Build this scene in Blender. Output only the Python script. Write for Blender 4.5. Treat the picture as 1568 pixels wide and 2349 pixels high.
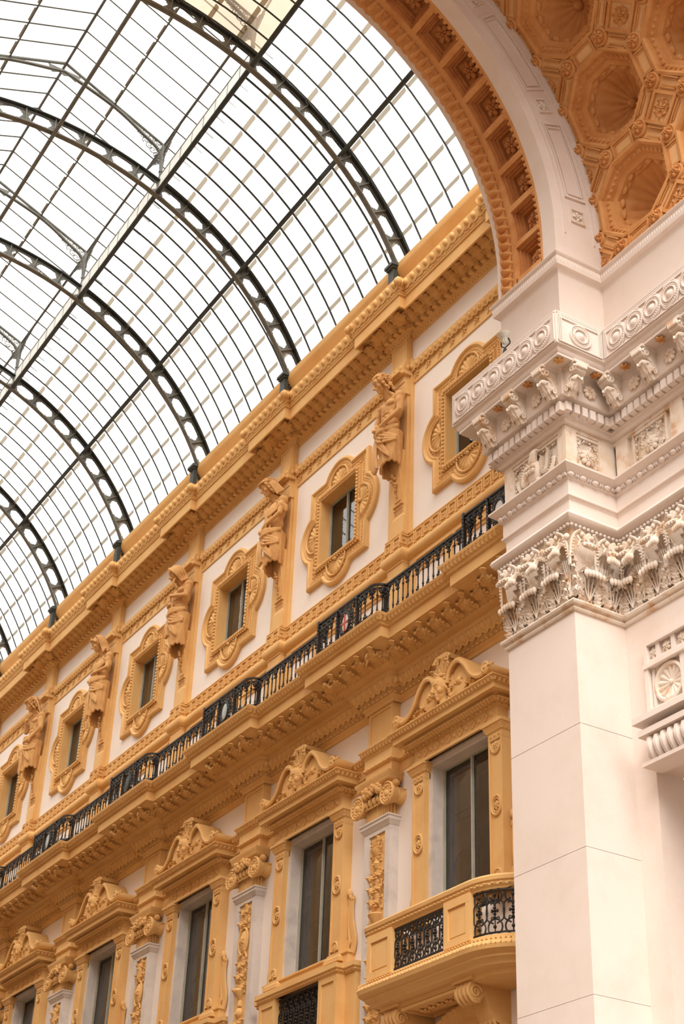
import bpy, math, random
import numpy as np
from math import sin, cos, pi, radians, sqrt, atan2
from mathutils import Matrix, Vector

for _o in list(bpy.data.objects):
    bpy.data.objects.remove(_o, do_unlink=True)
scene = bpy.context.scene
COL = scene.collection

# ------------------------------------------------------------------ camera
F_PX, YAW, PITCH, ROLL = 3580.1, radians(-59.7335), radians(32.0607), radians(2.4068)
CAM = (21.220, -13.726, 0.0)
cam = bpy.data.cameras.new('camera')
cam_ob = bpy.data.objects.new('camera', cam)
COL.objects.link(cam_ob)
_f = Vector((sin(YAW) * cos(PITCH), cos(YAW) * cos(PITCH), sin(PITCH)))
_r = Vector((cos(YAW), -sin(YAW), 0))
_u = _r.cross(_f)
_r2 = _r * cos(ROLL) + _u * sin(ROLL)
_u2 = -_r * sin(ROLL) + _u * cos(ROLL)
cam_ob.matrix_world = Matrix(((_r2.x, _u2.x, -_f.x, CAM[0]), (_r2.y, _u2.y, -_f.y, CAM[1]),
                              (_r2.z, _u2.z, -_f.z, CAM[2]), (0, 0, 0, 1)))
cam.sensor_fit = 'HORIZONTAL'
cam.sensor_width = 36.0
cam.lens = 36.0 * F_PX / 1568.0
cam.clip_start = 0.1
cam.clip_end = 400
cam.dof.use_dof = True
cam.dof.focus_distance = 26.5
cam.dof.aperture_fstop = 2.8
scene.camera = cam_ob
scene.cycles.diffuse_bounces = 3
scene.cycles.glossy_bounces = 2
scene.cycles.max_bounces = 6

# ------------------------------------------------------------------ overcast sky, exposure
world = bpy.data.worlds.new('overcast_sky')
scene.world = world
world.use_nodes = True
wn = world.node_tree
wn.nodes.clear()
w_out = wn.nodes.new('ShaderNodeOutputWorld')
w_bg = wn.nodes.new('ShaderNodeBackground')
w_tc = wn.nodes.new('ShaderNodeTexCoord')
w_sep = wn.nodes.new('ShaderNodeSeparateXYZ')
w_rmp = wn.nodes.new('ShaderNodeValToRGB')
wn.links.new(w_tc.outputs['Generated'], w_sep.inputs[0])
wn.links.new(w_sep.outputs['Z'], w_rmp.inputs[0])
w_rmp.color_ramp.elements[0].position = 0.08
w_rmp.color_ramp.elements[0].color = (0.06, 0.055, 0.05, 1)
w_rmp.color_ramp.elements[1].position = 0.55
w_rmp.color_ramp.elements[1].color = (1.0, 0.99, 0.98, 1)
wn.links.new(w_rmp.outputs[0], w_bg.inputs[0])
w_bg.inputs[1].default_value = 2.2
wn.links.new(w_bg.outputs[0], w_out.inputs[0])
# thin sun behind the cloud: very soft, high, from the open octagon side
sun = bpy.data.lights.new('hazy_sun', 'SUN')
sun.energy = 4.0
sun.angle = radians(48)
sun.color = (1.0, 0.95, 0.88)
sun_ob = bpy.data.objects.new('hazy_sun', sun)
COL.objects.link(sun_ob)
sun_ob.rotation_euler = Vector((0.62, -0.42, 1.0)).to_track_quat('Z', 'Y').to_euler()

scene.view_settings.view_transform = 'Standard'
scene.view_settings.look = 'None'
scene.view_settings.gamma = 1.0
scene.view_settings.exposure = 0.22
scene.view_settings.use_curve_mapping = False

# ------------------------------------------------------------------ materials
def s2l(c):
    return tuple(((x / 255) / 12.92 if x <= 10 else (((x / 255) + 0.055) / 1.055) ** 2.4) for x in c)

def stone(name, rgb, rgb2=None, scale=2.0, bump=0.06, rough=0.75, fine=60.0, veins=None, spec=0.3, metal=0.0):
    m = bpy.data.materials.new(name)
    m.use_nodes = True
    t = m.node_tree
    b = t.nodes['Principled BSDF']
    a = s2l(rgb)
    c = s2l(rgb2) if rgb2 else tuple(x * 0.86 for x in a)
    tc = t.nodes.new('ShaderNodeTexCoord')
    n = t.nodes.new('ShaderNodeTexNoise')
    n.inputs['Scale'].default_value = scale
    n.inputs['Detail'].default_value = 8
    n.inputs['Roughness'].default_value = 0.65
    t.links.new(tc.outputs['Object'], n.inputs['Vector'])
    r = t.nodes.new('ShaderNodeValToRGB')
    r.color_ramp.elements[0].position = 0.35
    r.color_ramp.elements[0].color = (*c, 1)
    r.color_ramp.elements[1].position = 0.55
    r.color_ramp.elements[1].color = (*a, 1)
    t.links.new(n.outputs['Fac'], r.inputs[0])
    col = r.outputs[0]
    if veins:
        vr, vs, amt = veins
        n3 = t.nodes.new('ShaderNodeTexNoise')
        n3.inputs['Scale'].default_value = vs
        n3.inputs['Detail'].default_value = 5
        t.links.new(tc.outputs['Object'], n3.inputs['Vector'])
        rr = t.nodes.new('ShaderNodeValToRGB')
        rr.color_ramp.elements[0].position = 0.56
        rr.color_ramp.elements[0].color = (0, 0, 0, 1)
        rr.color_ramp.elements[1].position = 0.70
        rr.color_ramp.elements[1].color = (amt, amt, amt, 1)
        t.links.new(n3.outputs['Fac'], rr.inputs[0])
        mx = t.nodes.new('ShaderNodeMixRGB')
        mx.inputs[2].default_value = (*s2l(vr), 1)
        t.links.new(rr.outputs[0], mx.inputs[0])
        t.links.new(col, mx.inputs[1])
        col = mx.outputs[0]
    t.links.new(col, b.inputs['Base Color'])
    b.inputs['Roughness'].default_value = rough
    b.inputs['Metallic'].default_value = metal
    b.inputs['Specular IOR Level'].default_value = spec
    if bump:
        n2 = t.nodes.new('ShaderNodeTexNoise')
        n2.inputs['Scale'].default_value = fine
        n2.inputs['Detail'].default_value = 4
        t.links.new(tc.outputs['Object'], n2.inputs['Vector'])
        bp = t.nodes.new('ShaderNodeBump')
        bp.inputs['Strength'].default_value = bump
        bp.inputs['Distance'].default_value = 0.02
        t.links.new(n2.outputs['Fac'], bp.inputs['Height'])
        t.links.new(bp.outputs[0], b.inputs['Normal'])
    return m

OCHRE = stone('ochre_stucco', (231, 185, 121), (225, 173, 107), 1.3, 0.05)
STATUE = stone('ochre_statue_stone', (215, 165, 106), (198, 144, 86), 3.0, 0.08, fine=40)
PINK = stone('pink_plaster', (246, 233, 222), (243, 228, 216), 0.7, 0.03, fine=30)
MARBLE = stone('pale_pink_marble', (232, 217, 206), (226, 208, 195), 0.9, 0.05, fine=80, veins=((226, 196, 174), 45.0, 0.30))
MARBLE2 = stone('carved_cream_marble', (234, 219, 204), (222, 199, 174), 2.2, 0.06, fine=50, veins=((198, 142, 84), 4.5, 0.65))
GREYM = stone('grey_veined_marble', (220, 209, 200), (204, 194, 187), 1.6, 0.02, rough=0.5, veins=((184, 176, 172), 2.5, 0.6))
TERRA = stone('orange_terracotta', (218, 158, 98), (202, 136, 76), 1.8, 0.06)
TERRA2 = stone('dark_orange_terracotta', (196, 132, 78), (172, 108, 60), 2.5, 0.08)
VAULTP = stone('pale_orange_vault_panel', (238, 190, 134), (230, 178, 120), 1.5, 0.03)
IRON = stone('taupe_painted_iron', (118, 116, 107), (100, 99, 93), 3.0, 0.02, rough=0.55)
DARKIRON = stone('dark_green_grey_iron', (66, 71, 69), (54, 59, 57), 3.0, 0.02, rough=0.5)
BLACK = stone('black_wrought_iron', (36, 31, 27), (24, 21, 18), 8.0, 0.03, rough=0.5, spec=0.4)
FLOORM = stone('stone_floor', (120, 100, 80), (108, 88, 70), 0.5, 0.0)
SASH = stone('grey_green_window_sash', (182, 178, 162), (168, 164, 150), 3.0, 0.0, rough=0.5)
SHUT = stone('lavender_grey_shutter', (186, 182, 184), (170, 168, 172), 2.0, 0.0, rough=0.6)
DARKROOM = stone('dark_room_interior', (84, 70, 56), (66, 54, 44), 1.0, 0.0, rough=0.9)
OPPM = stone('pale_ochre_opposite_wall', (208, 176, 138), (196, 160, 118), 0.4, 0.0)
WHITEU = stone('white_painted_upstand', (232, 230, 222), (224, 222, 214), 1.5, 0.0, rough=0.6)
LAPM = stone('stained_glass_lap', (206, 182, 150), (150, 112, 66), 6.0, 0.0, rough=0.6)
LAMPM = stone('pale_grey_lamp_metal', (206, 202, 190), (196, 192, 180), 3.0, 0.0, rough=0.45)
REDM = stone('red_enamel', (196, 62, 44), (184, 52, 38), 5.0, 0.0, rough=0.35)
WHITEE = stone('white_enamel', (214, 210, 200), (202, 198, 188), 5.0, 0.0, rough=0.35)
BLUEE = stone('pale_blue_enamel', (170, 182, 184), (154, 168, 172), 5.0, 0.0, rough=0.3)
GREENB = stone('green_verdigris', (120, 150, 130), (96, 128, 110), 5.0, 0.0)

def roof_glass():
    m = bpy.data.materials.new('frosted_roof_glass')
    m.use_nodes = True
    t = m.node_tree
    t.nodes.clear()
    o = t.nodes.new('ShaderNodeOutputMaterial')
    mix = t.nodes.new('ShaderNodeMixShader')
    tr = t.nodes.new('ShaderNodeBsdfTransparent')
    tl = t.nodes.new('ShaderNodeBsdfTranslucent')
    tr.inputs[0].default_value = (0.93, 0.93, 0.92, 1)
    tl.inputs[0].default_value = (0.95, 0.95, 0.93, 1)
    tc = t.nodes.new('ShaderNodeTexCoord')
    n = t.nodes.new('ShaderNodeTexNoise')
    n.inputs['Scale'].default_value = 0.8
    n.inputs['Detail'].default_value = 6
    r = t.nodes.new('ShaderNodeMapRange')
    r.inputs['From Min'].default_value = 0.3
    r.inputs['From Max'].default_value = 0.7
    r.inputs['To Min'].default_value = 0.12
    r.inputs['To Max'].default_value = 0.38
    t.links.new(tc.outputs['Object'], n.inputs['Vector'])
    t.links.new(n.outputs['Fac'], r.inputs[0])
    t.links.new(r.outputs[0], mix.inputs[0])
    t.links.new(tr.outputs[0], mix.inputs[1])
    t.links.new(tl.outputs[0], mix.inputs[2])
    t.links.new(mix.outputs[0], o.inputs[0])
    return m

def brown_glass():
    m = roof_glass().copy()
    m.name = 'shaded_brown_roof_glass'  # brown glass; shade from the lantern end is mixed into the tint
    for n in m.node_tree.nodes:
        if n.type == 'BSDF_TRANSPARENT':
            n.inputs[0].default_value = (0.42, 0.33, 0.25, 1)
        if n.type == 'BSDF_TRANSLUCENT':
            n.inputs[0].default_value = (0.55, 0.42, 0.30, 1)
    return m

def window_glass():
    m = bpy.data.materials.new('clear_window_glass')
    m.use_nodes = True
    t = m.node_tree
    t.nodes.clear()
    o = t.nodes.new('ShaderNodeOutputMaterial')
    mix = t.nodes.new('ShaderNodeMixShader')
    tr = t.nodes.new('ShaderNodeBsdfTransparent')
    gl = t.nodes.new('ShaderNodeBsdfGlossy')
    fr = t.nodes.new('ShaderNodeFresnel')
    fr.inputs[0].default_value = 2.1
    gl.inputs['Roughness'].default_value = 0.02
    tr.inputs[0].default_value = (0.86, 0.88, 0.86, 1)
    t.links.new(fr.outputs[0], mix.inputs[0])
    t.links.new(tr.outputs[0], mix.inputs[1])
    t.links.new(gl.outputs[0], mix.inputs[2])
    t.links.new(mix.outputs[0], o.inputs[0])
    return m

def lap_glass():
    m = roof_glass().copy()
    m.name = 'grimy_glass_lap'
    for n in m.node_tree.nodes:
        if n.type == 'BSDF_TRANSPARENT':
            n.inputs[0].default_value = (0.24, 0.20, 0.15, 1)
        if n.type == 'BSDF_TRANSLUCENT':
            n.inputs[0].default_value = (0.34, 0.28, 0.21, 1)
    return m

LAPM = lap_glass()
RGLASS = roof_glass()
BGLASS = brown_glass()
WGLASS = window_glass()

# ------------------------------------------------------------------ mesh toolkit
class M:
    """Collects numpy shapes and links them as one mesh object."""
    def __init__(s):
        s.v, s.f, s.n = [], [], 0

    def add(s, shape, mat=None):
        v, fs = shape
        v = np.asarray(v, float)
        flip = False
        if mat is not None:
            v = v @ mat[0].T + mat[1]
            flip = np.linalg.det(mat[0]) < 0
        for f in fs:
            f = np.asarray(f, int)
            if len(f):
                s.f.append((f[:, ::-1] if flip else f) + s.n)
        s.v.append(v)
        s.n += len(v)
        return s

    def build(s, name, mat, parent=None, smooth=38):
        me = bpy.data.meshes.new(name)
        if s.v:
            v = np.concatenate(s.v)
            me.vertices.add(len(v))
            me.vertices.foreach_set('co', v.astype(np.float32).ravel())
            tot = sum(f.size for f in s.f)
            nf = sum(len(f) for f in s.f)
            me.loops.add(tot)
            me.polygons.add(nf)
            me.loops.foreach_set('vertex_index', np.concatenate([f.ravel() for f in s.f]).astype(np.int32))
            sizes = np.concatenate([np.full(len(f), f.shape[1], np.int32) for f in s.f])
            st = np.concatenate([[0], np.cumsum(sizes)[:-1]]).astype(np.int32)
            me.polygons.foreach_set('loop_start', st)
            me.update(calc_edges=True)
            me.validate()
            if smooth:
                me.polygons.foreach_set('use_smooth', np.ones(len(me.polygons), bool))
                me.set_sharp_from_angle(angle=radians(smooth))
            else:
                me.polygons.foreach_set('use_smooth', np.zeros(len(me.polygons), bool))
        me.materials.append(mat)
        o = bpy.data.objects.new(name, me)
        COL.objects.link(o)
        if parent is not None:
            o.parent = parent
            o.matrix_parent_inverse = Matrix.Translation(-Vector(parent.location))
        return o

def tag(o, label=None, cat=None, group=None, kind=None):
    if label: o['label'] = label
    if cat: o['category'] = cat
    if group: o['group'] = group
    if kind: o['kind'] = kind
    return o

def thing(name, loc, label, cat, group=None):
    o = bpy.data.objects.new(name, None)
    o.empty_display_size = 0.2
    COL.objects.link(o)
    o.location = loc
    return tag(o, label, cat, group)

def struct(name, loc=None):
    o = bpy.data.objects.new(name, None)
    o.empty_display_size = 0.2
    COL.objects.link(o)
    if loc: o.location = loc
    o['kind'] = 'structure'
    return o

I3 = np.eye(3)
def tr(x, y, z, R=I3, s=1.0):
    return (np.asarray(R, float) * s, np.array([x, y, z], float))
def rx(a): return np.array([[1, 0, 0], [0, cos(a), -sin(a)], [0, sin(a), cos(a)]])
def ry(a): return np.array([[cos(a), 0, sin(a)], [0, 1, 0], [-sin(a), 0, cos(a)]])
def rz(a): return np.array([[cos(a), -sin(a), 0], [sin(a), cos(a), 0], [0, 0, 1]])
OUT = np.diag([1., -1., 1.])        # local +y = out of the facade (world -Y)
def out(x, y, z, R=I3, s=1.0):
    return (OUT @ np.asarray(R, float) * s, np.array([x, y, z], float))

def merge(*shapes):
    vs, fs, n = [], [], 0
    for sh in shapes:
        if len(sh) == 2 and isinstance(sh[1], tuple) and isinstance(sh[1][0], np.ndarray) and sh[1][0].shape == (3, 3):
            (v, ff), mt = sh
            v = np.asarray(v, float) @ mt[0].T + mt[1]
            flip = np.linalg.det(mt[0]) < 0
        else:
            v, ff = sh
            flip = False
        for f in ff:
            f = np.asarray(f, int)
            if len(f): fs.append((f[:, ::-1] if flip else f) + n)
        vs.append(np.asarray(v, float))
        n += len(v)
    return np.concatenate(vs), fs

_bc = [0]
def box(x0, x1, y0, y1, z0, z1):
    _bc[0] += 1                       # hair-thin offsets keep neighbouring faces from coinciding
    e = (_bc[0] * 7 % 11 + 1) * .0002
    x0, x1, y0, y1, z0, z1 = x0 - e, x1 + e, y0 - e, y1 + e, z0 - e, z1 + e
    v = [(x, y, z) for z in (z0, z1) for y in (y0, y1) for x in (x0, x1)]
    return np.array(v, float), [np.array([(0, 2, 3, 1), (4, 5, 7, 6), (0, 1, 5, 4), (1, 3, 7, 5), (3, 2, 6, 7), (2, 0, 4, 6)])]

def quad(a, b, c, d):
    return np.array([a, b, c, d], float), [np.array([(0, 1, 2, 3)])]

def gridf(P, wu=False, wv=False):
    """P: (nu,nv,3) array -> quads"""
    nu, nv = P.shape[:2]
    i = np.arange(nu if wu else nu - 1)[:, None]
    j = np.arange(nv if wv else nv - 1)[None, :]
    a = (i * nv + j).ravel()
    b = (((i + 1) % nu) * nv + j).ravel()
    c = (((i + 1) % nu) * nv + (j + 1) % nv).ravel()
    d = (i * nv + (j + 1) % nv).ravel()
    return P.reshape(-1, 3), [np.stack([a, b, c, d], 1)]

def ell(cx, cy, cz, a, b, c, n=10, m=7, R=None):
    th = np.linspace(0, 2 * pi, n, endpoint=False)
    ph = np.linspace(-pi / 2, pi / 2, m)
    ph[0] += 1e-3; ph[-1] -= 1e-3
    T, Pp = np.meshgrid(th, ph, indexing='ij')
    P = np.stack([a * np.cos(T) * np.cos(Pp), b * np.sin(T) * np.cos(Pp), c * np.sin(Pp)], -1)
    if R is not None: P = P @ np.asarray(R).T
    P = P + np.array([cx, cy, cz])
    return gridf(P, wu=True)

def frames(path):
    path = np.asarray(path, float)
    t = np.gradient(path, axis=0)
    t /= np.linalg.norm(t, axis=1)[:, None] + 1e-12
    up = np.array([0, 0, 1.]) if abs(t[0, 2]) < 0.9 else np.array([1., 0, 0])
    n = np.cross(t[0], up); n /= np.linalg.norm(n)
    N = [n]
    for k in range(1, len(t)):
        n = N[-1] - t[k] * np.dot(N[-1], t[k])
        n /= np.linalg.norm(n) + 1e-12
        N.append(n)
    N = np.array(N)
    return path, t, N, np.cross(t, N)

def tube(path, r, n=8, ry_=None):
    path, t, N, Bn = frames(path)
    r = np.broadcast_to(np.asarray(r, float), (len(path),))
    r2 = r if ry_ is None else np.broadcast_to(np.asarray(ry_, float), (len(path),))
    a = np.linspace(0, 2 * pi, n, endpoint=False)
    P = path[:, None, :] + r[:, None, None] * np.cos(a)[None, :, None] * N[:, None, :] + r2[:, None, None] * np.sin(a)[None, :, None] * Bn[:, None, :]
    v, f = gridf(P, wv=True)
    k = len(path)
    return v, f + [np.arange(n)[None, ::-1], ((k - 1) * n + np.arange(n))[None, :]]

def cap(p0, p1, r0, r1, n=10, k=6):
    """tapered capsule"""
    p0, p1 = np.array(p0, float), np.array(p1, float)
    d = p1 - p0
    L = np.linalg.norm(d) + 1e-9
    d /= L
    pts, rr = [], []
    for a in np.linspace(-pi / 2 + .12, 0, 4): pts.append(p0 + d * r0 * sin(a)); rr.append(r0 * cos(a))
    for s_ in np.linspace(0, 1, k)[1:-1]: pts.append(p0 + d * L * s_); rr.append(r0 + (r1 - r0) * s_)
    for a in np.linspace(0, pi / 2 - .12, 4): pts.append(p1 + d * r1 * sin(a)); rr.append(r1 * cos(a))
    return tube(pts, rr, n)

def lathe(prof, n=16):
    """prof: (r,z) list, around z"""
    a = np.linspace(0, 2 * pi, n, endpoint=False)
    pr = np.array(prof, float)
    P = np.stack([pr[None, :, 0] * np.cos(a)[:, None], pr[None, :, 0] * np.sin(a)[:, None], np.broadcast_to(pr[None, :, 1], (n, len(pr)))], -1)
    return gridf(P, wu=True)

def sweep(prof, path, closed=False, capends=True):
    """prof [(p,z)], path [(x,y)] ; p is offset to the right of travel, mitred"""
    path = [np.array(p, float) for p in path]
    n = len(path)
    offs = []
    for i in range(n):
        a = path[i] - path[i - 1] if (i > 0 or closed) else path[1] - path[0]
        b = path[(i + 1) % n] - path[i] if (i < n - 1 or closed) else a
        a = a / np.linalg.norm(a); b = b / np.linalg.norm(b)
        n1 = np.array([a[1], -a[0]]); n2 = np.array([b[1], -b[0]])
        offs.append((n1 + n2) / max(0.15, 1 + n1 @ n2))
    P = np.array([[[path[i][0] + offs[i][0] * p, path[i][1] + offs[i][1] * p, z] for (p, z) in prof] for i in range(n)])
    v, f = gridf(P, wu=closed)
    if capends and not closed:
        m = len(prof)
        f = f + [np.arange(m)[None, ::-1], ((n - 1) * m + np.arange(m))[None, :]]
    return v, f

def along(path, p, sp, z, closed=False, minlen=0.5, corners=False):
    """frames (matrix, origin) evenly spaced on the offset path; local x travel, y outward"""
    path = [np.array(q, float) for q in path]
    n = len(path)
    offp = []
    for i in range(n):
        a = path[i] - path[i - 1] if (i > 0 or closed) else path[1] - path[0]
        b = path[(i + 1) % n] - path[i] if (i < n - 1 or closed) else a
        a = a / np.linalg.norm(a); b = b / np.linalg.norm(b)
        n1 = np.array([a[1], -a[0]]); n2 = np.array([b[1], -b[0]])
        offp.append(path[i] + (n1 + n2) / max(0.15, 1 + n1 @ n2) * p)
    res = []
    for i in range(n if closed else n - 1):
        a, b = offp[i], offp[(i + 1) % n]
        t0 = path[(i + 1) % n] - path[i]
        if np.dot(b - a, t0) <= 0: continue
        L = np.linalg.norm(b - a)
        if L < sp * minlen: continue
        k = max(1, int(round(L / sp)))
        t = (b - a) / L
        nn = np.array([t[1], -t[0]])
        R = np.array([[t[0], nn[0], 0], [t[1], nn[1], 0], [0, 0, 1.]])
        for j in range(k):
            q = a + (b - a) * (j + .5) / k
            res.append((R, np.array([q[0], q[1], z])))
    return res

def extr(poly, y0, y1):
    """convex-ish polygon in xz extruded along y; caps as ngon"""
    n = len(poly)
    v = [(x, y0, z) for x, z in poly] + [(x, y1, z) for x, z in poly]
    i = np.arange(n)
    return np.array(v, float), [np.stack([i, (i + 1) % n, (i + 1) % n + n, i + n], 1), np.arange(n)[None, ::-1], (np.arange(n) + n)[None, :]]

def extrx(poly, x0, x1):
    """polygon in yz extruded along x"""
    n = len(poly)
    v = [(x0, y, z) for y, z in poly] + [(x1, y, z) for y, z in poly]
    i = np.arange(n)
    return np.array(v, float), [np.stack([i, (i + 1) % n, (i + 1) % n + n, i + n], 1), np.arange(n)[None, ::-1], (np.arange(n) + n)[None, :]]

def ringplate(outer, inner, y0, y1):
    """two matched closed outlines in xz, plate from y0 (back) to y1 (front)"""
    o = np.array(outer); i_ = np.array(inner)
    n = len(o)
    P = np.zeros((n, 5, 3))
    for k, (q, y) in enumerate(((o, y0), (o, y1), (i_, y1), (i_, y0), (o, y0))):
        P[:, k, 0] = q[:, 0]; P[:, k, 2] = q[:, 1]; P[:, k, 1] = y
    return gridf(P, wu=True)

# ornaments: local x along, y outward, z up
def egg(w, h, d):
    e = ell(0, 0, 0, w * .30, d * 1.25, h * .46, 12, 8)
    a = np.linspace(radians(-215), radians(35), 11)
    sh = tube(np.stack([w * .42 * np.cos(a), np.full(11, d * .25), h * .5 * np.sin(a) + h * .02], 1), w * .07, 6, d * .75)
    dart = cap((w * .5, d * .25, h * .4), (w * .5, d * .35, -h * .45), w * .05, w * .03, 5, 3)
    return merge(e, sh, dart)

def beadreel(w, r):
    return merge(ell(-w * .18, 0, 0, w * .26, r, r, 8, 6), ell(w * .20, 0, 0, w * .055, r * .85, r * .85, 6, 4), ell(w * .36, 0, 0, w * .055, r * .85, r * .85, 6, 4))

def leaf(w, h, curl=.35, lobes=3.0, nu=11, nv=15, th=.012, belly=.12, tip=.10):
    u = np.linspace(-1, 1, nu)[:, None]
    v = np.linspace(0, 1, nv)[None, :]
    hw = w / 2 * (.62 + .42 * np.sin(pi * np.clip(v * 1.05, 0, 1))) * (1 + .20 * np.cos(v * lobes * 2 * pi)) * np.sqrt(np.clip(1.02 - v ** 5, 0, 1))
    x = u * hw
    c = np.clip((v - .62) / .38, 0, 1)
    z = h * (v - .30 * c ** 2) + 0 * u - .06 * h * np.abs(u) * np.cos(v * lobes * 2 * pi)
    y = h * belly * np.sin(v * pi * .55) + h * curl * c ** 1.6 - .16 * w * u ** 2 + .05 * w * np.cos(u * pi * 3) * (1 - .3 * v) + 0 * u
    P = np.stack([x, y, z], -1)
    Q = P.copy(); Q[..., 1] -= th + .02 * h
    a = gridf(P); b = gridf(Q)
    rim = np.concatenate([P[:, 0], P[-1, 1:], P[::-1, -1][1:], P[0, ::-1][1:-1]])
    rimq = np.concatenate([Q[:, 0], Q[-1, 1:], Q[::-1, -1][1:], Q[0, ::-1][1:-1]])
    return merge(a, (b[0], [b[1][0][:, ::-1]]), gridf(np.stack([rim, rimq], 1), wu=True))

def cleaf(w, h, nu=31, nv=20, fl=3.0, out_=.20):
    """capital leaf: fluted body, lobed rim and a heavy curled head"""
    u = np.linspace(-1, 1, nu)[:, None]
    v = np.linspace(0, 1, nv)[None, :]
    c = np.clip((v - .60) / .40, 0, 1)
    hw = w / 2 * (.74 + .26 * np.sin(pi * np.clip(v * 1.15, 0, 1))) * (1 - .30 * c ** 2) * (1 + .13 * np.cos(v * 4.5 * 2 * pi))
    x = u * hw
    a = c * pi * .86
    rr = .20 * h
    y = .05 * h + .10 * h * v + np.where(c > 0, rr * (1 - np.cos(a)) * 1.25, 0) * out_ / .20
    z = np.where(c > 0, .60 * h * 1.35 + rr * 1.3 * np.sin(a), h * 1.35 * v)
    y = y + .022 * np.cos(u * pi * fl * 2) * (1 - .3 * c) + .07 * np.abs(u) ** 3 * (.4 + .6 * np.cos(v * 4.5 * 2 * pi)) - .05 * u ** 2
    z = z - .028 * c ** 2 * (1 + np.cos(u * pi * 7)) + .02 * np.abs(u) * np.cos(v * 4.5 * 2 * pi)
    P = np.stack([x, y, z], -1)
    Q = P.copy(); Q[..., 1] -= .022; Q[..., 2] -= .018 * c
    rim = np.concatenate([P[:, 0], P[-1, 1:], P[::-1, -1][1:], P[0, ::-1][1:-1]])
    rimq = np.concatenate([Q[:, 0], Q[-1, 1:], Q[::-1, -1][1:], Q[0, ::-1][1:-1]])
    b = gridf(Q)
    return merge(gridf(P), (b[0], [b[1][0][:, ::-1]]), gridf(np.stack([rim, rimq], 1), wu=True))

def rosette(r, d, n=6, inner=True):
    sh = [ell(0, d * .55, 0, r * .2, d * .5, r * .2, 8, 5)]
    for k in range(n):
        a = 2 * pi * k / n
        sh.append((ell(0, 0, 0, r * .30, d * .38, r * .36, 8, 5), tr(r * .62 * sin(a), d * .30, r * .62 * cos(a), ry(a) @ rx(.25))))
        if inner:
            a += pi / n
            sh.append((ell(0, 0, 0, r * .17, d * .42, r * .20, 6, 4), tr(r * .34 * sin(a), d * .45, r * .34 * cos(a), ry(a))))
    return merge(*sh)

def shell(r, n=9, span=pi, dep=.1, ns=None, nr=9, dome=.35, th=.02):
    """fluted scallop; fan opens to +z, y outward"""
    ns = ns or n * 6
    full = span > 2 * pi - .01
    a = np.linspace(-span / 2, span / 2, ns + 1)[:, None]
    t = np.linspace(.12, 1, nr)[None, :]
    rip = np.abs(np.cos(a * n * pi / span)) if not full else np.abs(np.cos(a * n / 2))
    rr = r * t * (1 + .07 * t * (rip - .5))
    y = dep * (dome * (1 - t ** 2) + .55 * t * rip) + 0 * a
    y = np.where(t > .93, y * .3, y)
    P = np.stack([rr * np.sin(a), y, rr * np.cos(a)], -1)
    return merge(gridf(P), ell(0, dep * (.5 if dome > 0 else dome + .3), 0, r * .15, abs(dep) * .55, r * .15, 10, 6))

def spiral(r, turns=2.0, w=.03, d=.05, hand=1, n=34, start=0.0, y=0.0):
    a = np.linspace(0, turns * 2 * pi, n)
    rr = r * (1 - .86 * a / a[-1])
    P = np.stack([hand * rr * np.cos(a + start), np.full(n, y), rr * np.sin(a + start)], 1)
    return tube(P, np.linspace(w, w * .55, n), 6, np.linspace(d, d * .8, n))

def curve(pts, n=24):
    """Catmull-Rom through pts"""
    p = np.array(pts, float)
    q = np.concatenate([[2 * p[0] - p[1]], p, [2 * p[-1] - p[-2]]])
    o = []
    k = len(p) - 1
    for i in range(k):
        a, b, c, d = q[i:i + 4]
        m = max(2, n // k)
        for t in np.linspace(0, 1, m, endpoint=False):
            o.append(.5 * ((2 * b) + (-a + c) * t + (2 * a - 5 * b + 4 * c - d) * t * t + (-a + 3 * b - 3 * c + d) * t ** 3))
    o.append(p[-1])
    return np.array(o)

def acanthus_scrollwork(m, cx, cz, y, w, h, seed, mat=None, dens=1.0):
    """low relief of scrolls, leaves and buds filling a w x h panel (added in world, out of facade)"""
    rnd = random.Random(seed)
    k = max(2, int(h / (w * .42)))
    for s_ in (-1, 1):
        zz = np.linspace(cz - h / 2, cz + h / 2, 24)
        m.add(tube(np.stack([cx + s_ * w * (.20 + .14 * np.sin((zz - cz) * 14 / w * .42)), np.full(24, y - .012), zz], 1), .012, 5))
        for z in zz[1::3]: m.add(ell(cx + s_ * w * rnd.uniform(.30, .44), y - .01, z, w * .055, .03, w * .07, 6, 5))
    for i in range(k):
        z = cz - h / 2 + h * (i + .5) / k
        for s_ in (-1, 1):
            m.add(spiral(w * .22, 1.4, w * .05, w * .09, s_, 20, rnd.uniform(0, 6)), out(cx + s_ * w * .25, y, z + rnd.uniform(-.02, .02)))
            m.add(leaf(w * .36, w * .46, .35, 2, 5, 7), out(cx + s_ * w * .22, y - .02, z - w * .1, ry(s_ * rnd.uniform(.5, 1.2))))
            m.add(ell(cx + s_ * w * .24, y - .02, z, w * .08, .045, w * .08, 7, 5))
        m.add(rosette(w * .17, .08, 5, False), out(cx, y - .01, z))
        m.add(leaf(w * .34, w * .5, .4, 2, 5, 7), out(cx, y - .02, z + w * .08))
# ------------------------------------------------------------------ plan constants
B = 4.6
NMIN, NMAX = -1, 6                    # pilaster lines, x = -B*n ; n = -1 is right beside the corner pier
XL, XR = -B * NMAX - 2.3, 5.2         # facade run
YC, ZC = -6.72, 17.4                  # arch / vault axis
ZG = 19.0                             # glass barrel axis height
YOP = 2 * YC                          # opposite facade

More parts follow.
